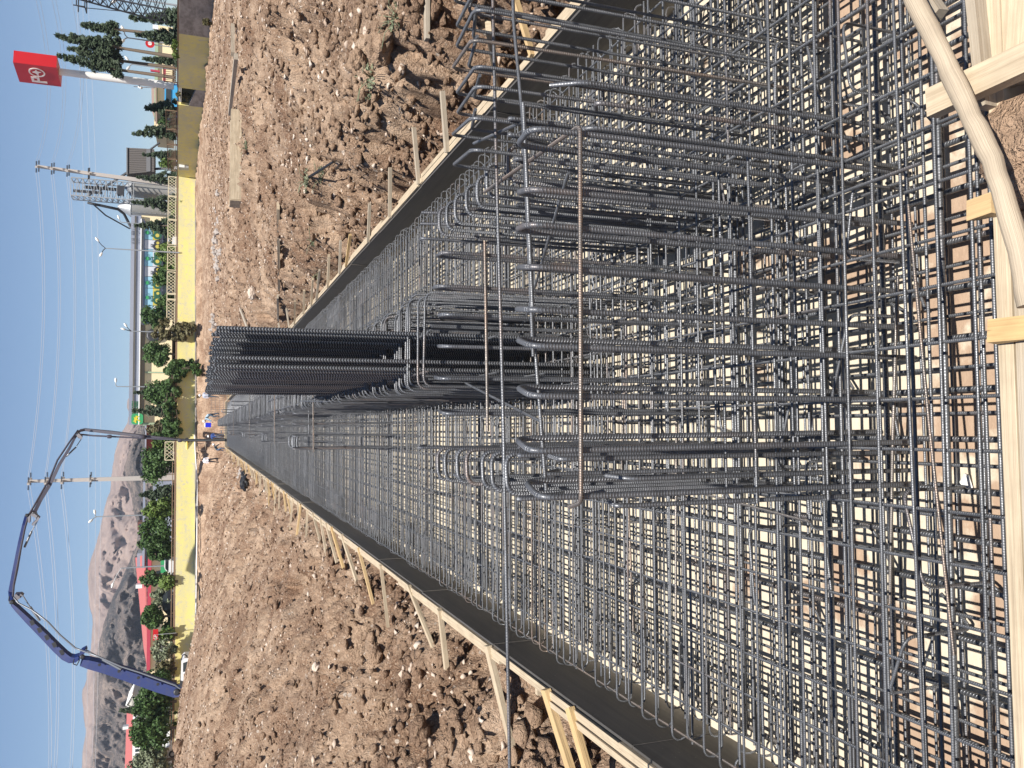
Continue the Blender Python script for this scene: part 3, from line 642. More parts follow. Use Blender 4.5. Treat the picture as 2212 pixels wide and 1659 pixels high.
litter((600, 640), (603, 690), .12, .05, 'greywood', 'grey board beyond the end of the long pale plank')
litter((503, 55), (506, 118), .16, .10, 'greywood', 'weathered beam lying high on the far right bank', .1)
litter((512, 122), (497, 245), .16, .10, 'greywood', 'longer weathered beam end to end with the first on the far right bank', .1)
litter((520, 668), (537, 708), .16, .06, 'greywood', 'dark-edged board sticking out of the earth left of the white rubble')
litter((727, 365), (775, 315), .03, .03, 'black', 'dark slanting rod lying on the right bank')
litter((722, 388), (722, 350), .03, .03, 'black', 'short dark rod on the right bank meeting the slanting one')
litter((1068, 52), (1090, 200), .18, .05, 'timber', 'broad plank half under the hooked bars at the right bank', .05)
a = ground_pt(925, -5, .15); b = ground_pt(958, 92, .05); lumber('plank', a, b, .10, .04, 'greywood', 'grey board pointing down at the right bank top', cat='plank')
a = ground_pt(938, -5, .05); b = ground_pt(925, 85, .02); lumber('plank', a, b, .07, .03, 'timber', 'pale board beside the grey pointing one')
t = thing('wooden_crate', ground_pt(523, 345), 'open timber frame box sunk in the right bank', 'frame'); q = WL[t.name]; k = 1.2
for (x0, y0, x1, y1) in ((-1.1, -.35, 1.1, -.35), (-1.1, .35, 1.1, .35), (-1.1, -.35, -1.1, .35), (1.1, -.35, 1.1, .35)):
    obj('side_board', MB().beam(q+Vector((x0*k, y0*k, .12)), q+Vector((x1*k, y1*k, .12)), .06, .3), M['timber'], t)
def rubble(px, py, n, spread, size, label, matk='white', seed=3, shade=None):
    p0 = ground_pt(px, py); rg2 = random.Random(seed); mb = MB()
    for i in range(n):
        x = p0.x+rg2.gauss(0, spread[0]); y = p0.y+rg2.gauss(0, spread[1]); s_ = size*rg2.uniform(.4, 1.3)
        z = gz(x, y)+s_*.2; V = [Vector((x, y, z)) + Vector(tuple(q))*s_*rg2.uniform(.6, 1.2) for q in IV]; mb.add(V, [tuple(f) for f in IF])
    return tag(obj('rubble_heap', mb, M[matk]), label, 'rubble', None, 'stuff')
M['plaster'] = mat('broken_plaster', (.34, .30, .27), .9)
rubble(470, 530, 60, (1.3, 3.0), .2, 'heap of broken whitish plaster near the foot of the yellow wall', 'plaster')
rubble(462, 700, 26, (.35, 1.2), .2, 'small white rubble just behind the tops of the tall bars', 'plaster', 4)
rubble(520, 1020, 40, (.5, 1.4), .13, 'pale stones and scraps round the black bags', 'plaster', 5)
t = thing('plastic_bag', ground_pt(533, 1042), 'crumpled black plastic sheeting on the left bank by the stakes', 'plastic sheet'); q = WL[t.name]
for i, (dx, dy, s_) in enumerate(((0, 0, .36), (-.3, .9, .3), (.25, 2.2, .24))):
    bm = bmesh.new(); bmesh.ops.create_icosphere(bm, subdivisions=3, radius=1); V = np.array([tuple(x.co) for x in bm.verts]); F = [[k.index for k in f.verts] for f in bm.faces]; bm.free()
    V = V*(1+cell(V[:, 0]*2+i, V[:, 1]*2+V[:, 2]*2, i)[:, None]*.5)*np.array([1, 1.3, .6])*s_ + np.array(q) + np.array([dx, dy, gz(q.x+dx, q.y+dy)-q.z+.05]); mb = MB(); mb.add([tuple(k) for k in V], F); obj('sheet_fold', mb, M['black'], t)
# weeds
def leaves(mb, n, centre, rad, size, rgx, up=.3, flat=1.):
    for i in range(n):
        d = Vector((rgx.gauss(0, 1), rgx.gauss(0, 1), abs(rgx.gauss(0, 1))*flat)).normalized()*rad*rgx.random()**.5; c = Vector(centre)+d
        n_ = Vector((rgx.gauss(0, 1), rgx.gauss(0, 1), rgx.gauss(0, 1)+up)).normalized(); a = n_.orthogonal().normalized(); b = n_.cross(a); s_ = size*rgx.uniform(.6, 1.3); an = rgx.random()*6.3
        a, b = a*math.cos(an)+b*math.sin(an), b*math.cos(an)-a*math.sin(an); mb.add([c-a*s_, c-b*s_*.45, c+a*s_, c+b*s_*.45], [(0, 1, 2, 3)])
for i, (px, py, r, lab) in enumerate(((862, 40, .30, 'largest grey green weed clump beside the boulders on the right bank'), (730, 388, .28, 'grey green weed where the dark rods meet'), (672, 392, .22, 'grey green weed uphill of the dark rods'), (682, 520, .3, 'low weed between the long plank and the cut edge'), (690, 590, .25, 'faint low weed nearest the cut edge'), (810, 168, .28, 'yellowish weed left of the clay boulders'), (540, 320, .3, 'tiny weed beside the sunken frame box'))):
    p = ground_pt(px, py); t = thing('weed', p, lab, 'weed'); mb = MB(); r3 = random.Random(i)
    for j in range(9): a = r3.random()*6.3; leaves(mb, 22, p+Vector((math.cos(a)*r*r3.random()*.8, math.sin(a)*r*r3.random()*.8, .0)), r*.25, .022, r3)
    obj('leaves', mb, M['sage'], t); mb = MB()
    for j in range(8): a = r3.random()*6.3; mb.tube([p, p+Vector((math.cos(a)*r*.5, math.sin(a)*r*.5, .12)), p+Vector((math.cos(a)*r, math.sin(a)*r, .14))], .004, 4)
    obj('stem', mb, M['sage'], t)

# ------------------------------------------------------------------ boundary wall
def wallpiece(mb, a, b, za, zb, th=.22, n=1, uvh=True):
    """upright wall from plan point a to b (bases), tops za, zb, subdivided, uv.y = height above base"""
    a = Vector(a); b = Vector(b); t = (b-a); t.z = 0; L = t.length; nn = Vector((t.y, -t.x, 0)).normalized()
    if nn.dot(a - EYE) > 0: nn = -nn
    for i in range(n):
        p = a.lerp(b, i/n); q = a.lerp(b, (i+1)/n); zp = za+(zb-za)*i/n; zq = za+(zb-za)*(i+1)/n
        V = [p, q, Vector((q.x, q.y, zq)), Vector((p.x, p.y, zp))]; V += [v-nn*th for v in V]
        u0, u1 = L*i/n, L*(i+1)/n
        uv = [[(u0, 0), (u1, 0), (u1, zq-q.z), (u0, zp-p.z)]]
        F = [(0, 1, 2, 3), (7, 6, 5, 4), (3, 2, 6, 7)] + ([(4, 0, 3, 7)] if i == 0 else []) + ([(1, 5, 6, 2)] if i == n-1 else [])
        mb.add(V, F, uv + [[(u0, 2), (u1, 2), (u1, 3), (u0, 3)]]*(len(F)-1))
    return mb
def drop(p, d): q = Vector(p); q.z -= d; return q
bw = thing('boundary_wall', WB['c'], 'long yellow painted retaining wall running across behind the site, flaking to grey at its foot', 'wall')
mb = MB(); a, b = drop(WB['c'], .8), drop(WB['l1'], .8); wallpiece(mb, a, b, top('c').z-.22, top('l1').z-.22)
wallpiece(mb, b, drop(WB['l2'], .8), top('l1').z-.22, top('l2').z-.22); obj('wall_face', mb, M['yellow'], bw)
mb = MB(); wallpiece(mb, Vector((a.x, a.y, top('c').z-.2)), Vector((b.x, b.y, top('l1').z-.2)), top('c').z, top('l1').z, .3)
wallpiece(mb, Vector((b.x, b.y, top('l1').z-.2)), Vector((WB['l2'].x, WB['l2'].y, top('l2').z-.2)), top('l1').z, top('l2').z, .3); obj('coping', mb, M['rust'], bw)
def onwall(py, k='c', px=None):
    """plan point of the front wall seen at py, and its base/top heights"""
    A = WB['c']; B = WB['l1'] if py < 1480 else WB['l2']; A2 = A if py < 1480 else WB['l1']
    ra = at(400, py, 100) - EYE; lo, hi = 0., 1.
    def yy(p): d = p-EYE; return CY - FPX*d.dot(AY)/d.dot(AF)
    for _ in range(40):
        m_ = (lo+hi)/2
        if yy(A2.lerp(B, m_)) < py: lo = m_
        else: hi = m_
    p = A2.lerp(B, lo); zt = top('c').z if py < 1480 else top('l1').z; zt = zt+((top('l1').z if py < 1480 else top('l2').z)-zt)*lo
    return p, zt
def depth(p): return (Vector(p)-EYE).dot(AF)
fn = Vector((lw.y, -lw.x, 0)).normalized()
if fn.y > 0: fn = -fn                                   # front wall outward normal, towards us
mb = MB(); p0, _ = onwall(395); p1, _ = onwall(1480); mb.beam(drop(p0, .05)+fn*.25, drop(p1, -.05)+fn*.25, .5, .16); obj('footing', mb, M['bare'], bw)
rw = thing('side_wall', WB['r1'], 'shaded ochre side wall coming towards the camera on the right, unpainted grey at its near end', 'wall')
A, B = WB['c'], WB['r0']
def onside(t): p = A.lerp(B, t); return p, top('c').z+(top('r0').z-top('c').z)*t
def yat(p): d = Vector(p)-EYE; return CY - FPX*d.dot(AY)/d.dot(AF)
def tside(py):
    lo, hi = 0., 1.
    for _ in range(40):
        m_ = (lo+hi)/2
        if yat(A.lerp(B, m_)) > py: lo = m_
        else: hi = m_
    return lo
for (y0, y1, mk, nm) in ((384, 232, 'yellow', 'wall_face'), (196, 82, 'yellow', 'wall_face'), (82, -60, 'bare', 'wall_face')):
    t0, t1 = tside(y0), tside(y1); p, zp = onside(t0); q, zq = onside(t1); mb = MB(); wallpiece(mb, drop(p, .8), drop(q, .8), zp-.12, zq-.12, .25); obj(nm, mb, M[mk], rw)
    mb = MB(); wallpiece(mb, Vector((p.x, p.y, zp-.11)), Vector((q.x, q.y, zq-.11)), zp, zq, .3); obj('coping', mb, M['rust'], rw)
t0, t1 = tside(232), tside(196); p, zp = onside(t0); q, zq = onside(t1); mb = MB(); wallpiece(mb, drop(p, .8), drop(q, .8), zp-1.0, zq-1.5, .25); obj('broken_wall_face', mb, M['bare'], rw)
# box, wall pipe, red number, footing edge built as a hose
p, zp = onside(tside(358)); sn = Vector((B.y-A.y, -(B.x-A.x), 0)).normalized()
if sn.x > 0: sn = -sn
q = at(397, 357, depth(p)) ; t = thing('meter_box', q+sn*.15, 'small white and grey cabinet fixed to the shaded ochre side wall', 'cabinet')
obj('cabinet_body', MB().box(q+sn*.2, (.5, 1.0, 1.1), rz=0), M['galv'], t); obj('cabinet_door', MB().box(q+sn*.2+Vector((0, -.53, .2)), (.42, .04, .6)), M['white'], t)
p, _ = onwall(970); dz = depth(p); a = at(404, 953, dz)+fn*.28; b = at(404.5, 984, dz)+fn*.28
t = thing('wall_pipe', a, 'short yellow pipe with a dark valve hung level on the yellow wall', 'pipe'); obj('pipe', MB().tube([a, b], .12, 12), mat('yellow_pipe', (.75, .6, .12), .5), t)
obj('valve', MB().lathe(a-fn*.28, [(.05, 0), (.25, .02), (.25, .12), (.12, .16), (.12, .5), (.2, .52), (.2, .6)], 12, axis=fn), M['dkmetal'], t)
for e in (.1, .9): c = a.lerp(b, e); obj('bracket', MB().beam(c, c-fn*.28, .06, .06), M['dkmetal'], t)
p, _ = onwall(890); dz = depth(p); mb = MB(); red = mat('red_spray', (.5, .04, .03), .8)
U_ = -lw.copy(); U_.z = 0; U_.normalize()          # along the wall towards image top = reading direction
if (yat(p+U_) > yat(p)): U_ = -U_
o_ = at(413, 908, dz)+fn*.012
def stroke(pts, s_=.85): mb.tube([o_+U_*x*s_+Vector((0, 0, y*s_)) for x, y in pts], .028, 4)
for dx in (0, .62): stroke([(dx+.5, 1.0), (dx+.05, .95), (dx+.08, .55), (dx+.45, .5), (dx+.45, .05), (dx, 0)])
stroke([(1.25, .9), (1.6, 1.0), (1.6, .55), (1.25, .5), (1.6, .1), (1.25, 0)]); stroke([(2.1, .2), (2.2, .9), (2.5, .95), (2.5, .55), (2.15, .5), (2.55, .15)])
tag(obj('painted_number', mb, red), 'faded red hand painted figures on the yellow wall', 'marking')
pts = [ground_pt(x, y, .12, 1.5) for x, y in ((421, 938), (423, 955), (427, 975), (428, 1040), (427, 1110), (426, 1200), (425, 1280), (424, 1350), (423, 1400))]
pts = [at(x, y, 96 - (y-938)*.025) for x, y in ((420, 938), (421, 955), (425, 972), (426.5, 1040), (426, 1110), (425, 1200), (424, 1280), (423, 1350), (421.5, 1400))]
pts = [Vector((p.x, p.y, max(p.z, gz(p.x, p.y)+.06))) for p in pts]
tag(obj('hose', MB().tube(pts, .07, 6), M['white']), 'pale strip of the wall footing edge, modelled as a long white hose below the yellow wall', 'hose')  # tube added to stand for the pale edge of the wall footing

# railings on the wall: lattice panels
def railing(py0, py1, label, side=False, open_=False):
    if side: p, zp = onside(tside(py0)); q, zq = onside(tside(py1))
    else: p, zp = onwall(py0); q, zq = onwall(py1)
    off = (sn if side else fn)*-.15
    a = Vector((p.x, p.y, zp))+off; b = Vector((q.x, q.y, zq))+off; H_ = 1.0
    t = thing('lattice_railing', a, label, 'railing', 'railing panels on the boundary walls'); up = Vector((0, 0, 1)); L = (b-a).length; u = (b-a)/L
    mb = MB(); mb.beam(a+up*.1, b+up*.1, .07, .07); mb.beam(a+up*H_, b+up*H_, .07, .07)
    mb.beam(a, a+up*H_, .08, .08, up=u); mb.beam(b, b+up*H_, .08, .08, up=u); obj('frame', mb, M['rust'] if open_ else M['lattice'], t)
    mb = MB(); st = .42 if not open_ else .5; n = int(L/st)
    if open_:
        for i in range(1, n): obj('baluster', MB().beam(a+u*(i*L/n)+up*.1, a+u*(i*L/n)+up*H_, .035, .035, up=u), M['rust'], t)
    else:
        for i in range(-2, n+1):
            for sg in (1, -1):
                x0 = i*st; x1 = x0+.85
                if sg < 0: x0, x1 = x1, x0
                z0, z1 = .1, H_
                if min(x0, x1) < 0 or max(x0, x1) > L: continue
                mb.beam(a+u*x0+up*z0, a+u*x1+up*z1, .035, .03, up=u.cross(up))
        if mb.v: obj('lattice', mb, M['lattice'], t)
for y0, y1, lab in ((385, 426, 'cream lattice railing panel next to the wall corner'), (428, 476, 'cream lattice railing panel below the conifers'), (478, 530, 'cream lattice railing panel half covered by branches'), (534, 585, 'cream lattice railing panel with overhanging branches, left of the double lamp'),
                    (589, 635, 'cream lattice railing panel under the round bush'), (637, 647, 'very short cream lattice railing piece'), (649, 705, 'cream lattice railing panel next to the overgrown shrub'), (953, 992, 'pale railing piece left of the boom hose')):
    railing(y0, y1, lab)
for y0, y1, lab in ((376, 352, 'dark rusty railing beside the corner on the side wall'), (350, 322, 'rusty railing above the white cabinet on the side wall'), (320, 290, 'rusty railing in front of the leaning conifer'), (288, 250, 'rusty railing right of the dry vine'), (190, 160, 'rusty railing at the foot of the tall red sign')):
    railing(y0, y1, lab, True, True)
for py0, py1 in ((1000, 1480), (1480, 1720)):
    pass
t = thing('pipe_rail', onwall(1000)[0]+Vector((0, 0, 3)), 'low double pipe rail along the top of the left half of the yellow wall', 'rail')
mb = MB(); a, za = onwall(996); b, zb = onwall(1479); mb.tube([Vector((a.x, a.y, za+.18))-fn*.1, Vector((b.x, b.y, zb+.18))-fn*.1], .05, 6); c2, zc = onwall(1720)
mb.tube([Vector((b.x, b.y, zb+.18))-fn*.1, Vector((c2.x, c2.y, zc+.18))-fn*.1], .05, 6); obj('rail_pipe', mb, M['rust'], t)
for py in range(1000, 1700, 40):
    a, za = onwall(py); obj('post', MB().tube([Vector((a.x, a.y, za-.02))-fn*.1, Vector((a.x, a.y, za+.2))-fn*.1], .04, 5), M['rust'], t)

# ------------------------------------------------------------------ trees and shrubs
def yardz(p): 
    s_ = min(1, max(0, (Vector(p)-top('c')).dot(lw)/((top('l2')-top('c')).length))); return top('c').z - .35 + (top('l2').z-top('c').z)*s_
def base_pt(py, z, px=372): p = at(px, py, z); p.z = yardz(p) if p.x < wc.x+1 else min(top('c').z-.4, max(top('r0').z-.4, top('r0').z-.4+(p.y-wr.y)/(wc.y-wr.y)*(top('c').z-top('r0').z))); return p
def crown(mb, c, rad, n, leaf, rgx, lumps=46, shell=.5):
    c = Vector(c); cs = []
    for i in range(lumps):
        d = Vector((rgx.gauss(0, 1), rgx.gauss(0, 1), rgx.gauss(0, 1))).normalized()*(shell+(1-shell)*rgx.random())
        cs.append((c+Vector((d.x*rad[0]*.84, d.y*rad[1]*.84, d.z*rad[2]*.84)), rgx.uniform(.24, .38)*min(rad)))
    for i in range(n):
        q, r = rgx.choice(cs); d = Vector((rgx.gauss(0, 1), rgx.gauss(0, 1), rgx.gauss(.35, 1))).normalized()
        p = q+d*r*rgx.uniform(.6, 1.08); nn = (d+Vector((rgx.gauss(0, .5), rgx.gauss(0, .5), rgx.gauss(0, .5)))).normalized(); a = nn.orthogonal().normalized(); b = nn.cross(a); an = rgx.random()*6.3
        a, b = a*math.cos(an)+b*math.sin(an), b*math.cos(an)-a*math.sin(an); s_ = leaf*rgx.uniform(.6, 1.3); mb.add([p-a*s_, p-b*s_*.6, p+a*s_, p+b*s_*.6], [(0, 1, 2, 3)])
def round_tree(py, z, ptop, wpx, label, matk='leaf', name='round_tree', cat='tree', low=None, n=1500, group='trees and bushes behind the wall'):
    b = base_pt(py, z); zt = zat(b, ptop); h = zt-b.z; r = wpx/2*z/FPX; r3 = random.Random(int(py*7)); t = thing(name, b, label, cat, group)
    cb = h*.18 if low is None else h*low; rz_ = (h-cb)/2; c = b+Vector((0, 0, cb+rz_)); mb = MB()
    crown(mb, c, (r*1.12, r*1.12, rz_*1.12), int(n*1.9), .17*max(1, r/2.2)**.5, r3); obj('crown', mb, M[matk], t)
    mb = MB(); mb.tube([b-Vector((0, 0, .1)), b+Vector((.1, 0, h*.3)), c], [.16, .13, .07], 7)
    for k in range(5):
        a = r3.random()*6.3; mb.tube([b+Vector((.08, 0, h*.28)), c+Vector((math.cos(a)*r*.35, math.sin(a)*r*.35, 0)), c+Vector((math.cos(a)*r*.6, math.sin(a)*r*.6, rz_*.4))], [.08, .05, .025], 5)
    obj('trunk', mb, M['bark'], t); return t
def cone_tree(py, z, ptop, wpx, label, pbot=None, lean=0., trunk=None, n=1500, name='conifer', shape=1.0, matk='conifer', rag=.45):
    b = base_pt(py, z) if trunk is None else base_pt(trunk[0], z); t = thing(name, b, label, 'tree', 'trees and bushes behind the wall')
    zt = zat(b, ptop); h = zt-b.z; r = wpx/2*z/FPX*(.9 if name == 'cypress' else 1.25); n = int(n*1.5); r3 = random.Random(int(py*13)); mb = MB()
    z0 = b.z+.35 if pbot is None else zat(b, pbot)
    tip = at(ptop, py-lean, z); tip = Vector((tip.x, tip.y, zt)); foot = at(pbot or 370, trunk[1] if trunk else py, z)
    fx = Vector((foot.x, foot.y, z0))
    tiers = max(9, int((zt-z0)/.42)); pl = []
    for i in range(tiers):
        k = i/(tiers-1); c = fx.lerp(tip, k); rr = r*((1-k)**shape*.95+.05)*r3.uniform(1-rag, 1.1)
        for j in range(int(5+8*(1-k))): a = r3.random()*6.3; q = rr*r3.uniform(.45, 1); pl.append((c+Vector((math.cos(a)*q, math.sin(a)*q, r3.uniform(-.3, .3)-q*.12)), .16+.3*(rr)*.6))
    for i in range(n):
        q, s_ = r3.choice(pl); d = Vector((r3.gauss(0, 1), r3.gauss(0, 1), r3.gauss(.2, .8))); d = d.normalized()*s_*r3.uniform(.3, 1.); p = q+d
        a = Vector((r3.gauss(0, 1), r3.gauss(0, 1), r3.gauss(.5, 1))).normalized(); bb = a.orthogonal().normalized(); l = .19*r3.uniform(.6, 1.4); mb.add([p-a*l, p-bb*l*.5, p+a*l, p+bb*l*.5], [(0, 1, 2, 3)])
    obj('crown', mb, M[matk], t); mb = MB(); mb.tube([b-Vector((0, 0, .2)), fx, fx.lerp(tip, .85)], [.17, .12, .02], 7); obj('trunk', mb, M['bark'], t); return t
# cypresses with bare trunks by the sign
cone_tree(53, 75, 173, 30, 'slim cypress with bare trunk, shortest of the four by the red sign', 241, 0, (77, 62), 1500, 'cypress', .75)
cone_tree(85, 74, 115, 48, 'tallest ragged cypress on a bare trunk by the red sign', 242, 8, (122, 101), 2300, 'cypress', .62)
cone_tree(118, 76, 144, 32, 'dense narrow cypress leaning right next to the sign pole', 249, 14, (146, 130), 1900, 'cypress', .6)
cone_tree(140, 74, 119, 46, 'scraggly cypress on a bare trunk nearest the sign pole', 249, 20, (167, 150), 2100, 'cypress', .62)
cone_tree(38, 72, 287, 36, 'bushy conifer at the foot of the lattice pylon'); cone_tree(76, 74, 303, 34, 'small bushy conifer between pylon and first cypress')
cone_tree(128, 90, 316, 18, 'little dark conifer behind the tall cypress trunks'); cone_tree(233, 84, 317, 30, 'low conifer right of the blue truck'); cone_tree(284, 88, 292, 42, 'drooping conifer leaning over the rusty railing', lean=-4)
cone_tree(334, 112, 312, 26, 'thin conifer in front of the dark hopper'); cone_tree(383, 112, 300, 32, 'pointed conifer beside the concrete pole and silo'); cone_tree(437, 113, 290, 48, 'broad conifer in front of the silo', n=2200)
cone_tree(487, 110, 295, 50, 'dark broad conifer covering the right end of the blue posters', n=2200)
cone_tree(887, 100, 291, 42, 'grey green pointed conifer in front of the factory logo', n=1900, matk='conifer'); cone_tree(848, 104, 295, 20, 'thin conifer tip behind the round tree at the factory')
cone_tree(1068, 98, 308, 56, 'soft dark pine between the two big round trees', n=2000); cone_tree(1534, 92, 262, 46, 'spruce with a pointed tip before the grey gabled house', n=1500)
round_tree(352, 113, 343, 26, 'bright green bush right of the pointed conifer', 'leafl', n=500, low=.05); round_tree(262, 110, 340, 30, 'leafy shrub behind the dry vine', 'leaf', n=500)
round_tree(544, 108, 339, 42, 'small round tree under the double lamp', 'leafl'); round_tree(597, 107, 332, 48, 'round tree below the tractor posters', 'leaf', low=.1); round_tree(652, 106, 340, 42, 'small dark round tree between posters and railing', 'leaf')
round_tree(684, 107, 309, 52, 'tall round tree covering the left end of the posters', 'leaf', low=.35); round_tree(766, 105, 308, 58, 'dense round tree in front of the cream factory wall', 'leaf', low=.25); round_tree(850, 104, 312, 52, 'dense round tree left of the lamp at the factory', 'leaf', low=.2)
round_tree(932, 101, 319, 46, 'brownish bushy tree behind the boom hose', 'dry', low=.1); round_tree(1004, 98, 298, 78, 'largest single round tree right of the concrete pole', 'leaf', n=2600, low=.05)
round_tree(962, 99, 326, 34, 'lighter green bush beside the boom hose', 'leafl', low=.1, n=900)
round_tree(1101, 96, 310, 54, 'light green leafy tree below the single street lamp', 'leafl', n=1800, low=.15); round_tree(1153, 95, 293, 74, 'very dark big round tree left of the street lamp', 'leaf', n=2400, low=.05); round_tree(1190, 95, 312, 44, 'dark lower round tree joined to the very dark one', 'leaf', low=.1)
round_tree(1246, 92, 299, 34, 'thin open tree in front of the red roof chimney', 'leaf', low=.15, n=700); round_tree(1257, 90, 341, 28, 'bright low bush beside the green panel', 'leafl', low=.05, n=700)
round_tree(1290, 92, 324, 36, 'olive grey tree before the long red roof', 'sage', low=.1, n=900); round_tree(1332, 90, 301, 56, 'dark ball shaped tree beside the black car', 'leaf', low=.35, n=1700)
round_tree(1372, 88, 335, 30, 'fresh green shrub next to the white flowering bush', 'leafl', low=.02, n=800); round_tree(1358, 90, 350, 30, 'dark low shrub behind the black car', 'leaf', low=.02, n=500)
fb = round_tree(1402, 86, 330, 44, 'bush covered in white blossom', 'sage', low=.02, n=800, name='flowering_bush')
mb = MB(); q = WL[fb.name]; crown(mb, q+Vector((0, 0, 1.)), (1.05, 1.05, .95), 420, .055, random.Random(4)); obj('blossom', mb, M['white'], fb)
round_tree(1445, 86, 334, 44, 'dry thin brown bush beside the boom', 'dry', low=.02, n=420); round_tree(1473, 84, 303, 56, 'dark tree partly behind the blue boom', 'leaf', n=1600, low=.1); round_tree(1516, 84, 289, 70, 'wide dark tree just left of the boom', 'leaf', n=2400, low=.05)
round_tree(1573, 82, 283, 80, 'very wide green tree before the far left red roof', 'leaf', n=2600, low=.12); round_tree(1640, 82, 281, 66, 'dull grey green willow-like tree at the left edge', 'sage', n=2300, low=.05)
def shrub(name, blobs, matk, label, n=1500, leaf=.12):
    p0 = at(*blobs[0][:3]); t = thing(name, p0, label, 'shrub', 'shrubs hanging over the wall'); mb = MB(); r3 = random.Random(n)
    for (px, py, z, rx, ry) in blobs:
        c = at(px, py, z); crown(mb, c, (ry*z/FPX*1.15, ry*z/FPX*.8, rx*z/FPX*1.15), int(2.2*n*rx*ry/sum(b_[3]*b_[4] for b_ in blobs)), leaf*1.35, r3, lumps=26, shell=.15)
    obj('foliage', mb, M[matk], t); mb = MB(); c0 = at(*blobs[0][:3])
    for (px, py, z, rx, ry) in blobs:
        for k in range(3): c = at(px+r3.uniform(-rx, rx)*.6, py+r3.uniform(-ry, ry)*.6, z); mb.tube([c0, c0.lerp(c, .5)+Vector((0, 0, .2)), c], .025, 4)
    obj('stem', mb, M['bark'], t)
dz = depth(onwall(800)[0])-.5
shrub('climbing_shrub', [(378, 716, dz, 36, 24), (346, 720, dz, 18, 16), (405, 712, dz, 18, 18), (355, 700, dz, 15, 12)], 'dry', 'loose olive climbing shrub spilling over the wall right of the tall bars', 2600, .13)
shrub('ivy', [(375, 800, dz-1, 26, 30), (368, 840, dz-1.5, 22, 30), (400, 790, dz-1, 22, 18), (368, 890, dz-3, 18, 34), (374, 925, dz-4, 18, 26), (425, 800, dz-2, 12, 16), (350, 775, dz, 14, 18), (345, 945, dz-3, 16, 14)], 'leaf', 'dark ivy mass hanging over the yellow wall in the middle', 5200, .15)
shrub('vine', [(385, 262, 95, 26, 14), (372, 275, 95, 14, 10), (398, 255, 95, 14, 12)], 'dry', 'thin dry vine trailing down the shaded side wall', 420, .08)
shrub('hanging_branches', [(376, 448, 107.5, 14, 16), (388, 440, 107.2, 8, 6)], 'leafl', 'hanging branches in front of the first lattice panels', 500, .12)
shrub('hanging_branches', [(374, 498, 107, 16, 14), (392, 505, 106, 8, 6)], 'leafl', 'hanging branches just right of the double lamp', 560, .12)
shrub('hanging_branches', [(376, 560, 105.5, 18, 30), (396, 575, 105, 9, 12)], 'leafl', 'widest hanging branches below the double lamp', 1100, .12)
shrub('weeds_on_wall', [(376, 98, 60, 7, 16), (380, 120, 62, 6, 12)], 'leafl', 'bright weeds on the coping under the cypresses', 420, .09)
shrub('wall_weed', [(400, 208, 76, 12, 10), (388, 203, 76, 8, 8)], 'dry', 'weeds growing through the broken wall gap', 420, .09)
shrub('wall_weed', [(446, 48, 56, 10, 9)], 'dry', 'dry weeds at the foot of the bare concrete wall', 260, .07)
shrub('wall_sprig', [(380, 1539, 84, 7, 3)], 'leafl', 'small leafy sprig hanging over the wall left of the boom', 120, .09); shrub('wall_sprig', [(379, 1563, 83.5, 7, 3.5)], 'leafl', 'second leafy sprig on the wall, farther left', 130, .09)

# ------------------------------------------------------------------ buildings
def quadbox(name, px0, px1, py0, py1, z, parent, matk, th=3., z1=None, out=0.):
    """an upright slab whose front runs from py0 to py1 (image) between heights seen at px0 (top) and px1 (bottom)"""
    z1 = z if z1 is None else z1
    a = at(345, py0, z-out); b = at(345, py1, z1-out); za0 = zat(a, px1); za1 = zat(a, px0); zb0 = zat(b, px1); zb1 = zat(b, px0)
    zt = (za1+zb1)/2; zb = (za0+zb0)/2; t = Vector((b.x-a.x, b.y-a.y, 0)); n = Vector((t.y, -t.x, 0)).normalized()
    if n.dot(Vector((a.x, a.y, 0))) < 0: n = -n
    V = [Vector((a.x, a.y, zb)), Vector((b.x, b.y, zb)), Vector((b.x, b.y, zt)), Vector((a.x, a.y, zt))]; V += [v+n*th for v in V]
    F = [(0, 1, 2, 3), (5, 4, 7, 6), (4, 0, 3, 7), (1, 5, 6, 2), (3, 2, 6, 7), (1, 0, 4, 5)]
    mb = MB(); mb.add(V, F); return obj(name, mb, M[matk] if isinstance(matk, str) else matk, parent)
ZF = 128
fa = thing('factory_building', at(345, 700, ZF), 'long low factory with metal clad parapet behind the trees', 'building')
quadbox('main_wall', 303, 372, 918, 468, ZF, fa, 'cream', 25)
quadbox('parapet', 280.5, 302.4, 917, 469, ZF, fa, 'clad', 24, out=.6)
quadbox('parapet_seam', 290.2, 291.4, 913, 470, ZF, fa, 'brown', .3, out=.75); quadbox('parapet_seam', 288.4, 289, 913, 470, ZF, fa, 'brown', .3, out=.72)
quadbox('white_trim', 301.4, 303.4, 917, 475, ZF, fa, 'white', .5, out=.8)
quadbox('soffit_band', 303.4, 312.6, 917, 703, ZF, fa, 'brown', .4, out=.12); quadbox('clad_band', 303.4, 311, 703, 475, ZF, fa, 'clad', .5, out=.2)
quadbox('blue_band', 311, 312.4, 703, 480, ZF, fa, mat('blue_band', (.05, .12, .4), .5), .4, out=.16)
quadbox('shopfront_base', 344, 358, 703, 480, ZF, fa, 'clad', .3, out=.1); quadbox('shopfront_glass', 352, 372, 690, 480, ZF, fa, 'glass', .2, out=.15)
quadbox('corner_post', 308, 373, 919, 913, ZF, fa, mat('pale_green_paint', (.30, .38, .25), .7), .5, out=.35); quadbox('corner_post', 313, 360, 806, 803, ZF, fa, M['green'] if False else bpy.data.materials['pale_green_paint'], .4, out=.25)
quadbox('chimney_pipe', 307, 317, 755, 751, ZF, fa, 'white', .5, out=.5)
c = at(345, 725, ZF-.3); c.z = zat(c, 332); obj('round_fan', MB().lathe(c, [(1.0, 0), (1.0, .25), (.8, .3)], 18, axis=(0, -1, 0)), M['dkmetal'], fa)
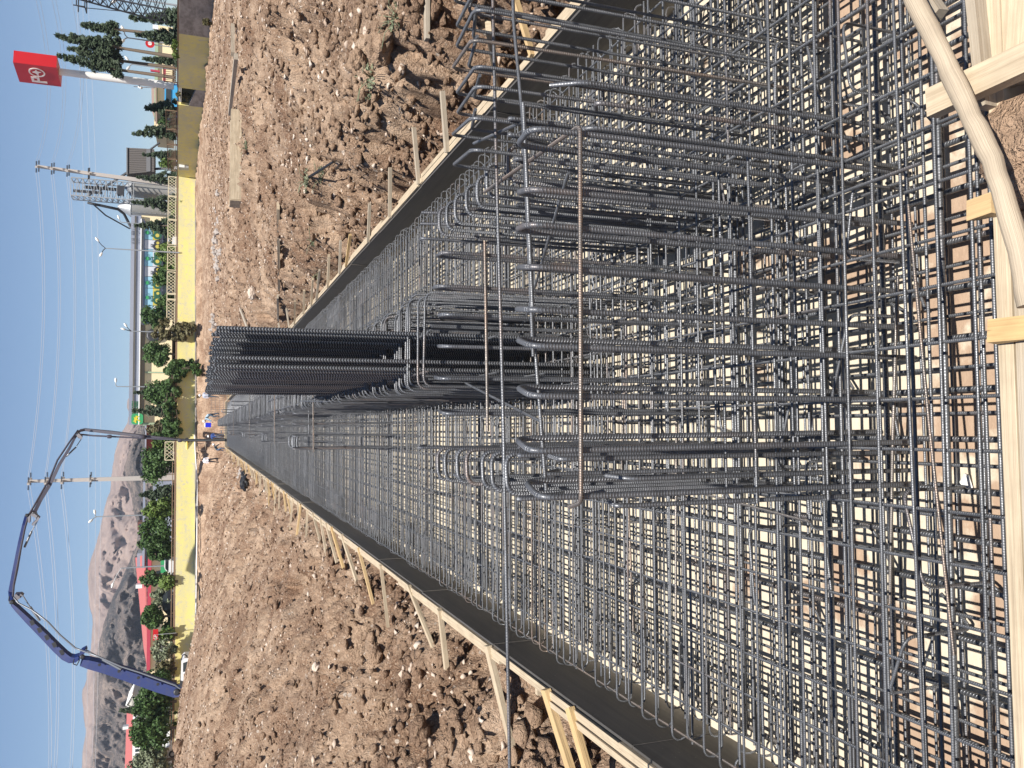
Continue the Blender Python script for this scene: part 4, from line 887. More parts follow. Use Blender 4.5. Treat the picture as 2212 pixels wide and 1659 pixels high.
def banner(py0, py1, kind, label):
    z = ZF; t = thing('poster', at(328, (py0+py1)/2, z), label, 'poster', 'tractor posters along the factory front')
    quadbox('poster_sky', 312.6, 330, py0, py1, z, t, ('posterblue', 'posterwht')[kind == 2], .06, out=.32)
    quadbox('poster_field', 330, 344, py0, py1, z, t, ('posteryel', 'posterwht', 'posterwht')[kind], .06, out=.32)
    if kind == 1: quadbox('poster_stripe', 340, 344, py0, py1, z, t, 'posteryel', .06, out=.35)
    m_ = (py0+py1)/2; w_ = abs(py1-py0); zz = z-.4; n = Vector((0, -1, 0)); k = 'postergrn' if kind != 2 else 'dkmetal'
    def P2(px, py): q_ = at(345, py, zz); return Vector((q_.x, q_.y, zat(q_, px)))
    mb = MB(); yl = m_+w_*.32; yr = m_-w_*.32
    for (cx_, cy_, r) in ((340, m_+w_*.20, .62), (341, m_-w_*.22, .48)):
        mb.lathe(P2(cx_, cy_), [(r, 0), (r, .05)], 16, axis=n); mb.lathe(P2(cx_, cy_)+n*.06, [(r*.45, 0), (r*.45, .02)], 12, axis=n, m=1)
    mb.prism([P2(337, yl), P2(333, yl), P2(333, m_+w_*.05), P2(332.5, yr), P2(338, yr-1), P2(338, m_)], n*.05)
    for (y0, y1) in ((m_+w_*.26, m_+w_*.22), (m_+w_*.0, m_-w_*.04)): mb.prism([P2(333, y0), P2(326.5, y0), P2(326.5, y1), P2(333, y1)], n*.05)
    mb.prism([P2(327, m_+w_*.30), P2(325.8, m_+w_*.30), P2(325.8, m_-w_*.08), P2(327, m_-w_*.08)], n*.05); obj('tractor_picture', mb, [M[k], M['posteryel']], t)
    if kind != 2:
        mb = MB(); mb.lathe(P2(318, m_+w_*.05), [(.28, 0), (.28, .04)], 12, axis=n); obj('badge', mb, M['green'], t)
        mb = MB()
        for q in range(5): mb.prism([P2(321.2, m_+w_*.12-q*w_*.07), P2(319.7, m_+w_*.12-q*w_*.07), P2(319.7, m_+w_*.08-q*w_*.07), P2(321.2, m_+w_*.08-q*w_*.07)], n*.04)
        obj('caption', mb, M['postergrn'], t)
for i, (y0, y1, k, lab) in enumerate(((700, 661, 1, 'leftmost poster, mostly behind the tall round tree'), (660, 624, 0, 'poster with a yellow field and green tractor above the short railing'), (623, 599, 0, 'poster with green tractor partly behind a round tree'), (598, 577, 2, 'pale grey poster with a dark tractor'), (576, 540, 1, 'poster with a green tractor left of the double lamp'), (539, 520, 2, 'narrow pale poster behind the double lamp'), (519, 486, 0, 'rightmost poster with a tractor on a yellow field'))):
    banner(y0, y1, k, lab)
def text3d(s_, p_left, u, up, height, material, name, label=None, cat=None, parent=None, ext=.02, bold=0.):
    cu = bpy.data.curves.new(name, 'FONT'); cu.body = s_; cu.size = height; cu.extrude = ext; cu.offset = bold; cu.align_x = 'LEFT'
    ob_ = bpy.data.objects.new(name, cu); C.objects.link(ob_); u = Vector(u).normalized(); up = Vector(up); up = (up-u*up.dot(u)).normalized(); n = u.cross(up)
    dg = bpy.context.evaluated_depsgraph_get(); me = bpy.data.meshes.new_from_object(ob_.evaluated_get(dg)); bpy.data.objects.remove(ob_); me.materials.clear(); me.materials.append(material)
    o = bpy.data.objects.new(name, me); C.objects.link(o); R3 = Matrix((u, up, n)).transposed().to_4x4(); P_ = Vector(p_left)
    if parent: o.parent = parent; P_ = P_-WL[parent.name]
    o.matrix_local = Matrix.Translation(P_) @ R3
    if label: tag(o, label, cat)
    return o
def sgn_frame(py0, py1, px, z): a = at(345, py0, z); b = at(345, py1, z); u = b-a; u.z = 0; a.z = zat(a, px); return a, u
a, u = sgn_frame(530, 490, 298.3, ZF-.72); L = u.length; txt = text3d('KAR - FER Ltd.', a, u, (0, 0, 1), 1.35, mat('grey_lettering', (.09, .10, .12), .6), 'parapet_lettering', None, None, fa)
sx = L/max(1e-3, max(v.co.x for v in txt.data.vertices)); [setattr(v, 'co', Vector((v.co.x*sx, v.co.y, v.co.z))) for v in txt.data.vertices]
a, u = sgn_frame(897, 867, 298.4, ZF-.72); L = u.length; gm = mat('green_lettering', (.01, .10, .03), .5); txt = text3d('JOHN DEERE', a, u, (0, 0, 1), 1.25, gm, 'parapet_lettering', None, None, fa, bold=.02)
sx = L/max(1e-3, max(v.co.x for v in txt.data.vertices)); [setattr(v, 'co', Vector((v.co.x*sx, v.co.y, v.co.z))) for v in txt.data.vertices]
c = at(345, 905, ZF-.74); c.z = zat(c, 296.5); u.normalize(); mb = MB()
def pf(pts, m, o_): mb.prism([c+u*x+Vector((0, 0, y))+Vector((0, -1, 0))*o_ for x, y in pts], Vector((0, -.03, 0)), m)
pf([(-.8, -.55), (-.55, -.8), (.55, -.8), (.8, -.55), (.8, .55), (.55, .8), (-.55, .8), (-.8, .55)], 0, 0.03)
pf([(-.6, .1), (-.3, .15), (.2, -.05), (.5, -.4), (.4, -.1), (.55, .2), (.2, .25), (.35, .5), (.1, .4), (-.2, .42), (-.35, .6), (-.4, .35), (-.6, .3)], 1, .07)
pf([(-.45, -.4), (-.1, .1), (.05, .05), (-.3, -.45)], 1, .075)
obj('deer_emblem', mb, [M['green'], mat('emblem_yellow', (.6, .5, .03), .5)], fa)

b = thing('red_brown_building', at(340, 940, 125), 'dark red building with a flat light roof behind the boom hose', 'building')
quadbox('wall', 316, 345, 985, 919, 126, b, mat('dark_red_wall', (.16, .03, .03), .7), 8); quadbox('roof', 313, 316, 988, 919, 126, b, 'clad', 9, out=.5); quadbox('lower_wall', 343, 358, 975, 917, 124, b, mat('orange_plaster', (.62, .38, .18), .8), 4)
b = thing('long_red_roof_building', at(345, 1240, 120), 'long cream building with faded red roof and crimson fascia', 'building')
quadbox('wall', 325, 371, 1500, 1040, 121, b, 'cream', 10); quadbox('fascia', 318, 325.5, 1448, 1195, 121, b, 'redtrim', 1, out=.8); quadbox('white_fascia', 308, 313, 1225, 1040, 121, b, 'clad', 1, out=.8); quadbox('grey_front', 330, 371, 1180, 1040, 119, b, 'clad', 1)
a0 = at(317, 1448, 120); mb = MB()
def slope(pts, th=.15): mb.prism([Vector(p) for p in pts], Vector((0, 0, -th)))
q0 = at(319, 1450, 120); q1 = at(312, 1198, 120); r0 = at(310, 1400, 131); r1 = at(292, 1205, 131)
slope([q0, q1, r1, r0]); obj('roof', mb, M['redroof'], b)
quadbox('chimney', 293, 307, 1268, 1260, 121, b, 'white', 1.0); quadbox('roof_dormer', 297, 312, 1143, 1126, 120, b, mat('dark_red_dormer', (.14, .06, .05), .8), 2)
quadbox('dormer_window', 300, 309, 1139, 1130, 120, b, 'glass', .1, out=.06); quadbox('grey_roof', 296, 309, 1222, 1193, 126, b, 'clad', 3)
for k, (y0, y1) in enumerate(((1262, 1254), (1240, 1233), (1288, 1280), (1430, 1422))): w_ = quadbox('window', 338, 348, y0, y1, 121, b, 'glass', .1, out=.06)
t_ = thing('green_panel_sign', at(352, 1225, 105), 'plain green hoarding with white base beside the thin open tree', 'sign'); quadbox('panel', 347, 361, 1238, 1208, 105, t_, 'green', .2); quadbox('base', 361, 367, 1236, 1208, 105, t_, 'white', .3)
b = thing('far_left_building', at(330, 1590, 130), 'white walled building with bright red roof and chimney at far left', 'building')
quadbox('wall', 286, 368, 1700, 1537, 131, b, 'white', 10); mb = MB(); q0 = at(287, 1702, 130); q1 = at(287, 1536, 130); r1 = at(274, 1537, 138); r0 = at(268, 1702, 138); slope([q0, q1, r1, r0]); obj('roof', mb, M['redroof'], b)
quadbox('chimney', 265, 277, 1567, 1561, 130, b, 'white', .9)
for y0 in (1542, 1551, 1603, 1612, 1621, 1640): quadbox('window', 292, 299, y0+6, y0, 131, b, 'glass', .1, out=.06)
b = thing('gabled_house', at(290, 1510, 128), 'grey gabled house peeping over the dark trees', 'house'); z_ = 128
quadbox('wall', 284, 368, 1526, 1502, z_, b, mat('grey_plaster', (.42, .40, .36), .8), 6); mb = MB(); mb.prism([at(284, 1528, z_), at(272, 1524, z_), at(284, 1500, z_)], Vector((0, 6, 0))); obj('gable', mb, bpy.data.materials['grey_plaster'], b)
mb = MB(); mb.prism([at(284.5, 1530, z_-.3), at(271, 1524, z_-.3), at(271.5, 1523.4, z_-.3), at(286, 1529, z_-.3)], Vector((0, 7, 0))); mb.prism([at(271, 1524, z_-.3), at(285, 1499, z_-.3), at(287, 1499, z_-.3), at(272, 1525, z_-.3)], Vector((0, 7, 0))); obj('roof', mb, M['white'], b)
b = thing('barn_like_building', at(340, 200, 130), 'low yellow building with a brown gabled roof behind the sign pole', 'building')
quadbox('wall', 334, 372, 275, 55, 131, b, 'cream', 12); quadbox('green_band', 334, 341, 258, 60, 131, b, bpy.data.materials['pale_green_paint'], .3, out=.3)
mb = MB(); q0 = at(337, 268, 130); q1 = at(336, 185, 130); r1 = at(327, 190, 138); r0 = at(328, 240, 138); slope([q0, q1, r1, r0]); obj('roof', mb, mat('brown_tiles', (.27, .19, .15), .8), b)
quadbox('dark_opening', 334, 350, 262, 240, 131, b, 'brown', .3, out=.35); quadbox('window', 330, 342, 64, 55, 118, b, 'white', .3)
quadbox('red_panel', 325, 345, 156, 152, 118, b, 'redtrim', .3); quadbox('red_panel', 352, 358, 190, 140, 118, b, 'redtrim', .3)
# silo group
ZS = 135
def cyl(name, py, px_top, px_bot, wpx, z, label, cone=None, matk='silo'):
    b = base_pt(py, z); zt = zat(b, px_top); r = wpx/2*z/FPX; t = thing(name, b, label, 'silo', 'grain silos'); prof = []
    h = zt-b.z; mb = MB(); nseg = 14
    for i in range(nseg*2+1): prof.append((r*(1+.006*(i % 2)), h*i/(nseg*2)))
    obj('silo_body', MB().lathe(b, prof, 28), M[matk], t)
    if cone: hc = zat(b, cone)-b.z; obj('roof_cone', MB().lathe(b, [(r*1.04, h-.02), (r*1.04, h+.06), (.35, hc), (.3, hc+.2)], 28, smooth=False), M['galv'], t)
    mb = MB(); x = b.x-r*.7; y = b.y-r*.75-.1; mb.tube([(x, y, b.z), (x, y, b.z+h)], .05, 4); mb.tube([(x+.5, y, b.z), (x+.5, y, b.z+h)], .05, 4)
    for i in range(int(h/.8)): mb.tube([(x, y, b.z+i*.8), (x+.5, y, b.z+i*.8)], .03, 4)
    obj('ladder', mb, M['galv'], t)
cyl('grain_silo', 412, 286, 372, 42, ZS, 'front grain silo with conical roof under the lattice tower', 271); cyl('grain_silo', 455, 284, 372, 40, ZS+10, 'second grain silo with a higher domed roof', 257)
t = thing('elevator_tower', base_pt(425, ZS-2), 'lattice elevator tower rising above the silos', 'tower'); q = WL[t.name]; r = 1.35; zt = zat(q, 156); mb = MB(); n = 11; h0 = zat(q, 290)
cs = [(-r, -r), (r, -r), (r, r), (-r, r)]
for x, y in cs: mb.beam(q+Vector((x, y, 0)), Vector((q.x+x, q.y+y, zt)), .14, .14, up=(0, 1, 0))
for i in range(n+1):
    z = h0+(zt-h0)*i/n; z2 = h0+(zt-h0)*min(n, i+1)/n
    for k in range(4):
        a = cs[k]; c_ = cs[(k+1) % 4]; mb.beam((q.x+a[0], q.y+a[1], z), (q.x+c_[0], q.y+c_[1], z), .09, .09)
        if i < n: mb.beam((q.x+a[0], q.y+a[1], z), (q.x+c_[0], q.y+c_[1], z2), .07, .07)
obj('lattice_frame', mb, M['galv'], t); mb = MB()
mb.box((q.x-.3, q.y, zat(q, 190)), (.35, .4, 4)); mb.box((q.x+.4, q.y, zat(q, 222)), (.4, .5, 5)); mb.box((q.x, q.y-1, zat(q, 262)), (1.4, 1.0, .9)); obj('elevator_head', mb, M['dkmetal'], t)
mb = MB(); mb.tube([at(190, 438, ZS-3), at(255, 452, ZS-3), at(268, 462, ZS+4), at(284, 493, ZS+4)], .22, 8); mb.tube([at(212, 400, ZS-3), at(190, 425, ZS-3)], .2, 8); mb.tube([at(200, 440, ZS-4), at(228, 465, ZS), at(280, 494, ZS+3)], .12, 6); obj('spout', mb, M['dkmetal'], t)
mb = MB(); mb.tube([at(275, 373, ZS-2), at(245, 392, ZS-2), at(214, 412, ZS-2)], .2, 8); obj('conveyor', mb, M['dkmetal'], t)
t = thing('slatted_hopper', base_pt(345, 130), 'dark corrugated hopper tapering below, beside the concrete pole', 'hopper'); z_ = 130; mb = MB(); K = 14
for i in range(K):
    a = 319+(376-319)*i/K; c_ = 319+(376-319)*(i+1)/K-.6; mb.prism([at(274, a, z_), at(274+ (1.4 if i < 0 else 0), c_, z_), at(333, 322+(c_-319)*.86, z_), at(333, 322+(a-319)*.86, z_)], Vector((0, 5-(i % 2)*.2, 0)))
obj('slats', mb, M['hopper'], t); mb = MB(); mb.prism([at(273, 318.5, z_-.2), at(273, 377, z_-.2), at(275.5, 377, z_-.2), at(275.5, 318.5, z_-.2)], Vector((0, 5.5, 0))); mb.prism([at(316, 321, z_-.15), at(316, 371, z_-.15), at(325, 370, z_-.15), at(325, 323, z_-.15)], Vector((0, .3, 0))); obj('rim', mb, M['dkmetal'], t)
mb = MB()
for py in (330, 365): mb.beam(at(333, py, z_+1), at(372, py-2, z_+1), .3, .3, up=(0, 1, 0))
mb.tube([at(345, 308, z_), at(322, 325, z_)], .15, 6); obj('legs', mb, M['dkmetal'], t)
# red sign tower
t = thing('roadside_sign', base_pt(185, 80), 'tall pylon sign with a red box on a thick white pole', 'sign'); q = WL[t.name]; r = 8.0*80/FPX; zt = zat(q, 128)
px_, py_ = at(128, 163, 80).x, at(128, 163, 80).y
mb = MB(); mb.lathe(q, [(r, 0), (r*.98, (zt-q.z)*.5), (r*.85, zt-q.z+.3)], 24, axis=(0, 0, 1)); obj('pole', mb, M['white'], t)
top_ = Vector((q.x, q.y, zt)); u1 = Vector((.93, -.37, 0)).normalized(); u2 = Vector((.37, .93, 0)).normalized()
# box: broad dark face turned to the left, narrow lit side to the right
wf, ws, hb = 3.0, 1.2, zat(q, 34)-zat(q, 126); c = top_+Vector((0, 0, hb/2))
f_dir = Vector((.2, -.98, 0)).normalized(); s_dir = Vector((.98, .2, 0)).normalized()
V = [c+f_dir*sx*wf/2+s_dir*sy*ws/2+Vector((0, 0, sz*hb/2)) for sz in (-1, 1) for sx, sy in ((-1, -1), (1, -1), (1, 1), (-1, 1))]
mb = MB(); mb.add(V, [(3, 2, 1, 0), (4, 5, 6, 7), (0, 1, 5, 4), (1, 2, 6, 5), (2, 3, 7, 6), (3, 0, 4, 7)]); obj('sign_box', mb, M['signred'], t)
fc = c-s_dir*(ws/2+.02); mb = MB(); up = Vector((0, 0, 1))
def lp(pts, k=1.): mb.prism([fc+f_dir*x*k+up*y*k for x, y in pts], -s_dir*.04)
def hole_rect(x0, y0, x1, y1): lp([(x0, y0), (x1, y0), (x1, y1), (x0, y1)])
x0 = -1.15
hole_rect(x0, -.62, x0+.24, .62); hole_rect(x0+.24, .40, x0+.80, .62); hole_rect(x0+.24, -.06, x0+.80, .14); hole_rect(x0+.62, .14, x0+.86, .40)
oc = .42
for i in range(28):
    a = 2*math.pi*i/28; b_ = 2*math.pi*(i+1)/28; lp([(oc+.66*math.cos(a), .66*math.sin(a)), (oc+.66*math.cos(b_), .66*math.sin(b_)), (oc+.54*math.cos(b_), .54*math.sin(b_)), (oc+.54*math.cos(a), .54*math.sin(a))])
lp([(oc-.5, -.05), (oc-.15, .12), (oc+.0, .38), (oc+.12, .14), (oc+.42, .02), (oc+.2, -.08), (oc+.12, -.36), (oc-.02, -.14)])
obj('emblem', mb, M['logow'], t)
mb = MB(); a = at(335, 190, 79.5); mb.tube([a, at(289, 187, 79.5)], .04, 5); mb.tube([at(300, 187, 79.3), at(306, 190, 79)], .12, 8); obj('side_fixture', mb, M['white'], t)

# ------------------------------------------------------------------ poles, pylon, wires
def pole(py_b, px_b, py_t, px_t, z, label, arms, tilt=0):
    b = base_pt(py_b, z); t = thing('concrete_pole', b, label, 'utility pole', 'concrete power poles'); zt = zat(b, px_t)
    tp = at(px_t, py_t, z); tp = Vector((b.x+(tp.x-b.x)*.6, b.y, zt)); mb = MB(); mb.beam(b, tp, .62, .42, up=(0, 1, 0), taper=.55); obj('post', mb, M['conc'], t); pts = []
    for (px, sz) in arms:
        zz = zat(b, px); c = b.lerp(tp, (zz-b.z)/(zt-b.z)); d = Vector((.35, 1, 0)).normalized(); arm = obj('cross_arm', MB().beam(c-d*1.1*sz, c+d*1.1*sz, .22, .26), M['conc'], t); ps = []
        for s_ in (-1, 1):
            for off in (-.9, .9):
                q = c+d*off*sz+Vector((s_*.75, 0, .05)); mb = MB(); mb.tube([c+d*off*sz, q], .03, 4)
                for k in range(4): mb.lathe(c+d*off*sz+Vector((s_*(.25+k*.13), 0, 0)), [(.05, 0), (.11, .02), (.11, .05), (.04, .09)], 8, axis=(s_, 0, 0))
                g_ = obj('insulator', mb, M['dkmetal'], arm); ps.append(q)
        pts.append(ps)
    return t, pts
_, PB = pole(400, 371, 377, 79, 114, 'concrete power pole in front of the silo group', ((81, 1), (114, 1), (147, 1), (192, .5)))
_, PA = pole(1031, 369, 1034.6, 60, 104, 'concrete power pole crossing the blue boom', ((64, .8), (100, .8), (135, .8), (196, .5)))
def wire(a, b, sag, label, r=.022, n=16):
    a = Vector(a); b = Vector(b); pts = [a.lerp(b, i/n)-Vector((0, 0, sag*4*(i/n)*(1-i/n))) for i in range(n+1)]; tag(obj('power_line', MB().tube(pts, r, 4, caps=False), M['wire']), label, 'wire', 'overhead power lines')
nm = ('top', 'second', 'third')
for i in range(3):
    for k in (0, 1): wire(PB[i][k+0], PA[i][k+2], 1.1, '%s %s wire between the two concrete poles' % (nm[i], ('near', 'far')[k]))
    for k in (0, 1):
        b_ = at(60+i*34+k*6+(12 if i else 40), 1800, 96); wire(PA[i][k], b_, 1.0, '%s %s wire running left from the pole behind the boom' % (nm[i], ('near', 'far')[k]))
        b_ = at((70, 105, 150)[i]-8+k*9, -60, 78-0); wire(PB[i][k+2], b_, 1.4, '%s %s wire running right from the pole by the silos' % (nm[i], ('near', 'far')[k]), .016)
for k, (x0, xm, x1, lab) in enumerate(((182, 202, 196, 'upper distant wire low in the sky'), (194, 214, 208, 'middle distant wire low in the sky'), (206, 221, 214, 'lowest distant wire in the sky'))): wire(at(x0-18, -40, 190), at(x1-12, 1750, 190), 1.5+k*.3, lab, .03)
# lattice pylon at the right edge
t = thing('lattice_pylon', base_pt(6, 62), 'dark lattice pylon with crossarms at the right edge of the view', 'pylon'); q = WL[t.name]; ZP = 62
mb = MB(); zt = zat(q, 60)
def wd(z): k = (z-q.z)/(zt-q.z); return .95*(1-k)**.8+.13
lv = [q.z+(zt-q.z)*(i/16)**1.0 for i in range(17)]
for i in range(16):
    z, z2 = lv[i], lv[i+1]; a, b_ = wd(z), wd(z2)
    for k in range(4):
        s0 = ((-1, -1), (1, -1), (1, 1), (-1, 1))[k]; s1 = ((-1, -1), (1, -1), (1, 1), (-1, 1))[(k+1) % 4]
        mb.beam((q.x+s0[0]*a, q.y+s0[1]*a, z), (q.x+s0[0]*b_, q.y+s0[1]*b_, z2), .09, .09, up=(0, 1, 0)); mb.beam((q.x+s0[0]*a, q.y+s0[1]*a, z), (q.x+s1[0]*b_, q.y+s1[1]*b_, z2), .05, .05); mb.beam((q.x+s1[0]*a, q.y+s1[1]*a, z), (q.x+s0[0]*b_, q.y+s0[1]*b_, z2), .05, .05)
obj('lattice_mast', mb, M['dkmetal'], t)
for (px, l_) in ((86, 1.15), (130, .9)):
    z = zat(q, px); a_ = obj('crossarm', MB().beam((q.x-l_, q.y, z), (q.x+l_+.4, q.y, z), .16, .2), M['dkmetal'], t)
    for s_ in (-1, 1): obj('insulator', MB().lathe((q.x+s_*l_, q.y, z+.1), [(.05, 0), (.14, .1), (.06, .2), (.14, .3), (.06, .4), (.12, .5)], 8), M['dkmetal'], a_)
z = zat(q, 186); z2 = zat(q, 168); mb = MB()
for zz in (z, z2):
    for s_ in (-.5, .5): mb.beam((q.x-1.5, q.y+s_, zz), (q.x+1.5, q.y+s_, zz), .07, .07)
for x in (-1.5, -.8, .8, 1.5): mb.beam((q.x+x, q.y-.5, z), (q.x+x, q.y-.5, z2+.2), .06, .06, up=(0, 1, 0)); mb.beam((q.x+x, q.y-.5, z), (q.x+x, q.y+.5, z), .06, .06)
obj('platform', mb, M['dkmetal'], t); obj('transformer', MB().box((q.x+.3, q.y, z2+.6), (1.1, .7, 1.0)), M['galv'], t); obj('down_cable', MB().tube([(q.x-1.3, q.y, z2), (q.x-1.35, q.y, z), (q.x-1.1, q.y-.2, q.z)], .03, 5), M['dkmetal'], t)
# street lamps
def lamp(py, z, px_t, heads, label, px_b=366, sz=1., dark=False):
    b = base_pt(py, z); zt = zat(b, px_t); t = thing('street_lamp', b, label, 'street lamp', 'street lamps behind the wall'); mb = MB(); mb.tube([b, Vector((b.x, b.y, zt))], [.10, .055], 8); obj('mast', mb, M['galv'], t)
    for (dx, dz_) in heads:
        a = Vector((b.x, b.y, zt)); e = a+Vector((dx*sz, -.1, dz_*sz)); ar = obj('arm', MB().tube([a, a.lerp(e, .5)+Vector((0, 0, .08)), e], .05, 6), M['dkmetal'] if dark else M['galv'], t)
        d = (e-a).normalized(); obj('lamp_head', MB().lathe(e, [(.04, 0), (.12, .12), (.14, .35), (.08, .55), (.02, .6)], 10, axis=(d+Vector((0, 0, -.15))).normalized()), M['white'], ar)
lamp(545, 104, 228, ((-.55, .35), (.75, .75)), 'double headed street lamp in front of the tractor posters', dark=True)
lamp(718, 108, 284, ((.5, .5), (.15, .65)), 'dark street lamp with clustered heads above the factory fan', dark=True); lamp(836, 106, 252, ((.6, .12),), 'thin street lamp with a short curved arm above the parapet', sz=.8)
lamp(1110, 100, 208, ((-.25, .35), (.3, .1)), 'street lamp with two small heads against the pale mountain'); lamp(1221, 98, 262, ((-1.2, .6),), 'faint street lamp bending left in front of the red roof', sz=1.3)
lamp(95, 78, 276, ((-.35, .35), (.6, .4)), 'double street lamp between the first two cypresses', sz=.7); lamp(150, 95, 286, ((-.5, .4), (.5, .6)), 'small double street lamp beside the sign pole', sz=.6); lamp(10, 80, 262, ((-.5, .5), (1.0, .3)), 'double street lamp beside the lattice pylon', sz=.8); lamp(488, 120, 262, ((.5, .3),), 'thin curved lamp at the corner of the factory', sz=.8)
t = thing('round_road_sign', base_pt(102, 90), 'round red sign on a post behind the wall', 'sign'); q = WL[t.name]; z = zat(q, 324); obj('post', MB().tube([q, (q.x, q.y, z)], .05, 6), M['galv'], t); obj('disc', MB().lathe((q.x, q.y-.1, z), [(.45, 0), (.45, .05)], 18, axis=(0, -1, 0)), M['signred'], t); obj('disc_face', MB().lathe((q.x, q.y-.16, z), [(.2, 0), (.2, .02)], 14, axis=(0, -1, 0)), M['logow'], t)
t = thing('small_red_sign', base_pt(1368, 87), 'little red plate sign with white letters above the fresh green shrub', 'sign'); q = WL[t.name]; z = zat(q, 336); obj('post', MB().tube([q, (q.x, q.y, z)], .04, 6), M['galv'], t); obj('plate', MB().box((q.x, q.y, z), (1.1, .06, .5)), M['signred'], t); text3d('SP', (q.x-.45, q.y-.05, z-.17), (1, 0, 0), (0, 0, 1), .5, M['logow'], 'lettering', parent=t)

# ------------------------------------------------------------------ vehicles behind the wall
def car(py, z, ln, paint, label, name='parked_car', heading=0., h=1.45):
    b = base_pt(py, z); b.z += .0; t = thing(name, b, label, 'car', 'parked cars behind the wall'); d = Vector((math.cos(heading), math.sin(heading), 0)); s_ = Vector((-d.y, d.x, 0)); w_ = 1.7
    side = [(-ln/2, .35), (-ln/2, .75), (-ln/2+.15, .92), (-ln*.28, .98), (-ln*.16, h-.08), (-ln*.08, h), (ln*.2, h-.02), (ln*.34, .98), (ln/2-.1, .85), (ln/2, .6), (ln/2, .35)]
    mb = MB(); mb.prism([b-s_*w_/2+d*x+Vector((0, 0, y)) for x, y in side], s_*w_); body = obj('body', mb, M[paint], t)
    gl = [(-ln*.24, 1.0), (-ln*.14, h-.12), (ln*.19, h-.1), (ln*.3, 1.0)]; mb = MB(); mb.prism([b-s_*(w_/2+.01)+d*x+Vector((0, 0, y)) for x, y in gl], s_*(w_+.02)); obj('windows', mb, M['glass'], t)
    for x in (-ln*.32, ln*.32):
        for sd_ in (-1, 1): c = b+d*x+s_*sd_*(w_/2-.08)+Vector((0, 0, .32)); wh = obj('wheel', MB().lathe(c, [(.32, 0), (.32, .2)], 16, axis=s_*sd_), M['tyre'], t); obj('rim', MB().lathe(c+s_*sd_*.2, [(.18, 0), (.18, .02)], 12, axis=s_*sd_), M['galv'], wh)
    for sd_ in (-1, 1): obj('tail_light', MB().box(b+d*(-ln/2-.01)+s_*sd_*.65+Vector((0, 0, .75)), (.06, .3, .16)), M['signred'], t)
car(360, 116, 3.9, 'carwhite', 'white hatchback behind the rusty railing near the hopper'); car(521, 111, 3.9, 'carwhite', 'white car just visible behind hanging branches'); car(1300, 92, 4.3, 'carblack', 'black car parked behind the left half of the wall', h=1.5); car(1650, 84, 4.0, 'carwhite', 'white car at the left edge under the dull tree'); car(1215, 96, 3.8, 'carwhite', 'pale car roof below the green hoarding')
b = base_pt(211, 92); t = thing('blue_truck', b, 'blue truck with light blue cab parked between sign pole and low conifer', 'truck'); lb_ = mat('light_blue_paint', (.05, .30, .55), .4)
obj('cargo_body', MB().box(b+Vector((0, 1.5, .9)), (3.0, 3.4, 1.2)), mat('deep_blue_paint', (.01, .05, .16), .5), t); obj('cab', MB().prism([b+Vector(q) for q in ((-1.2, -.6, .4), (1.2, -.6, .4), (1.1, -.5, 1.7), (-1.1, -.5, 1.7))], Vector((0, .6, 0))), lb_, t); obj('windscreen', MB().box(b+Vector((0, -.62, 1.3)), (1.8, .05, .5)), M['glass'], t)
for x in (-1.0, 1.0): obj('wheel', MB().lathe(b+Vector((x, -.2, .4)), [(.4, 0), (.4, .2)], 14, axis=(1 if x > 0 else -1, 0, 0)), M['tyre'], t)

# ------------------------------------------------------------------ concrete pump with its jointed boom
ZB = 74
M['boomdark'] = mat('grimy_boom_paint', (.06, .055, .075), .5); M['ram'] = mat('ram_steel', (.16, .17, .19), .4, .5)
cg = at(425, 1465, ZB); cg.z = at(440, 1465, ZB).z - .6
pt = thing('concrete_pump_truck', cg, 'white truck with a huge blue folded-out concrete boom behind the left heap', 'pump truck')
# the truck stands side-on behind the heap; cab to the right
ox = lambda x, y, z: cg + Vector((x, y, z))
tb = at(398, 1496, ZB); mb = MB(); mb.beam(ox(-6, 0, 1.0), ox(3.2, 0, 1.0), .9, .35); mb.beam(ox(-6, 0, 1.35), ox(1.0, 0, 1.35), 2.3, .25); obj('chassis', mb, M['dkmetal'], pt)
zt = at(392, 1440, ZB).z; zb = cg.z+1.0
cabo = at(398, 1441, ZB); mb = MB()
side = [(-1.0, zb), (1.0, zb), (1.05, zb+1.2), (.8, zt), (-.8, zt+.03), (-1.0, zt-.4)]
mb.prism([Vector((cabo.x+x, cabo.y-1.15, z)) for x, z in side], Vector((0, 2.3, 0))); cab_ = obj('cab', mb, M['carwhite'], pt)
mb = MB(); mb.prism([Vector((cabo.x+x, cabo.y-1.17, z)) for x, z in ((-.1, zt-.9), (.85, zt-.9), (.66, zt-.15), (-.1, zt-.15))], Vector((0, 2.34, 0))); obj('cab_window', mb, M['glass'], cab_)
mb = MB(); mb.box((cabo.x-1.15, cabo.y, zt-.55), (.5, 2.2, 1.3)); obj('exhaust_box', mb, M['dkmetal'], pt); mb = MB(); mb.tube(fillet([(cabo.x+1.0, cabo.y-1.1, zb+.9), (cabo.x+1.35, cabo.y-1.1, zb+1.1), (cabo.x+1.35, cabo.y-1.1, zt-.1), (cabo.x+.9, cabo.y-1.1, zt)], .2, 3), .05, 5); obj('mirror_arm', mb, M['black'], pt)
for x in (2.4, -2.2, -3.6, -4.9):
    for sd_ in (-1, 1): wh = obj('wheel', MB().lathe(ox(x, sd_*.95, .5), [(.5, 0), (.5, .3)], 18, axis=(0, sd_, 0)), M['tyre'], pt); obj('rim', MB().lathe(ox(x, sd_*1.26, .5), [(.27, 0), (.2, .03)], 12, axis=(0, sd_, 0)), M['galv'], wh)
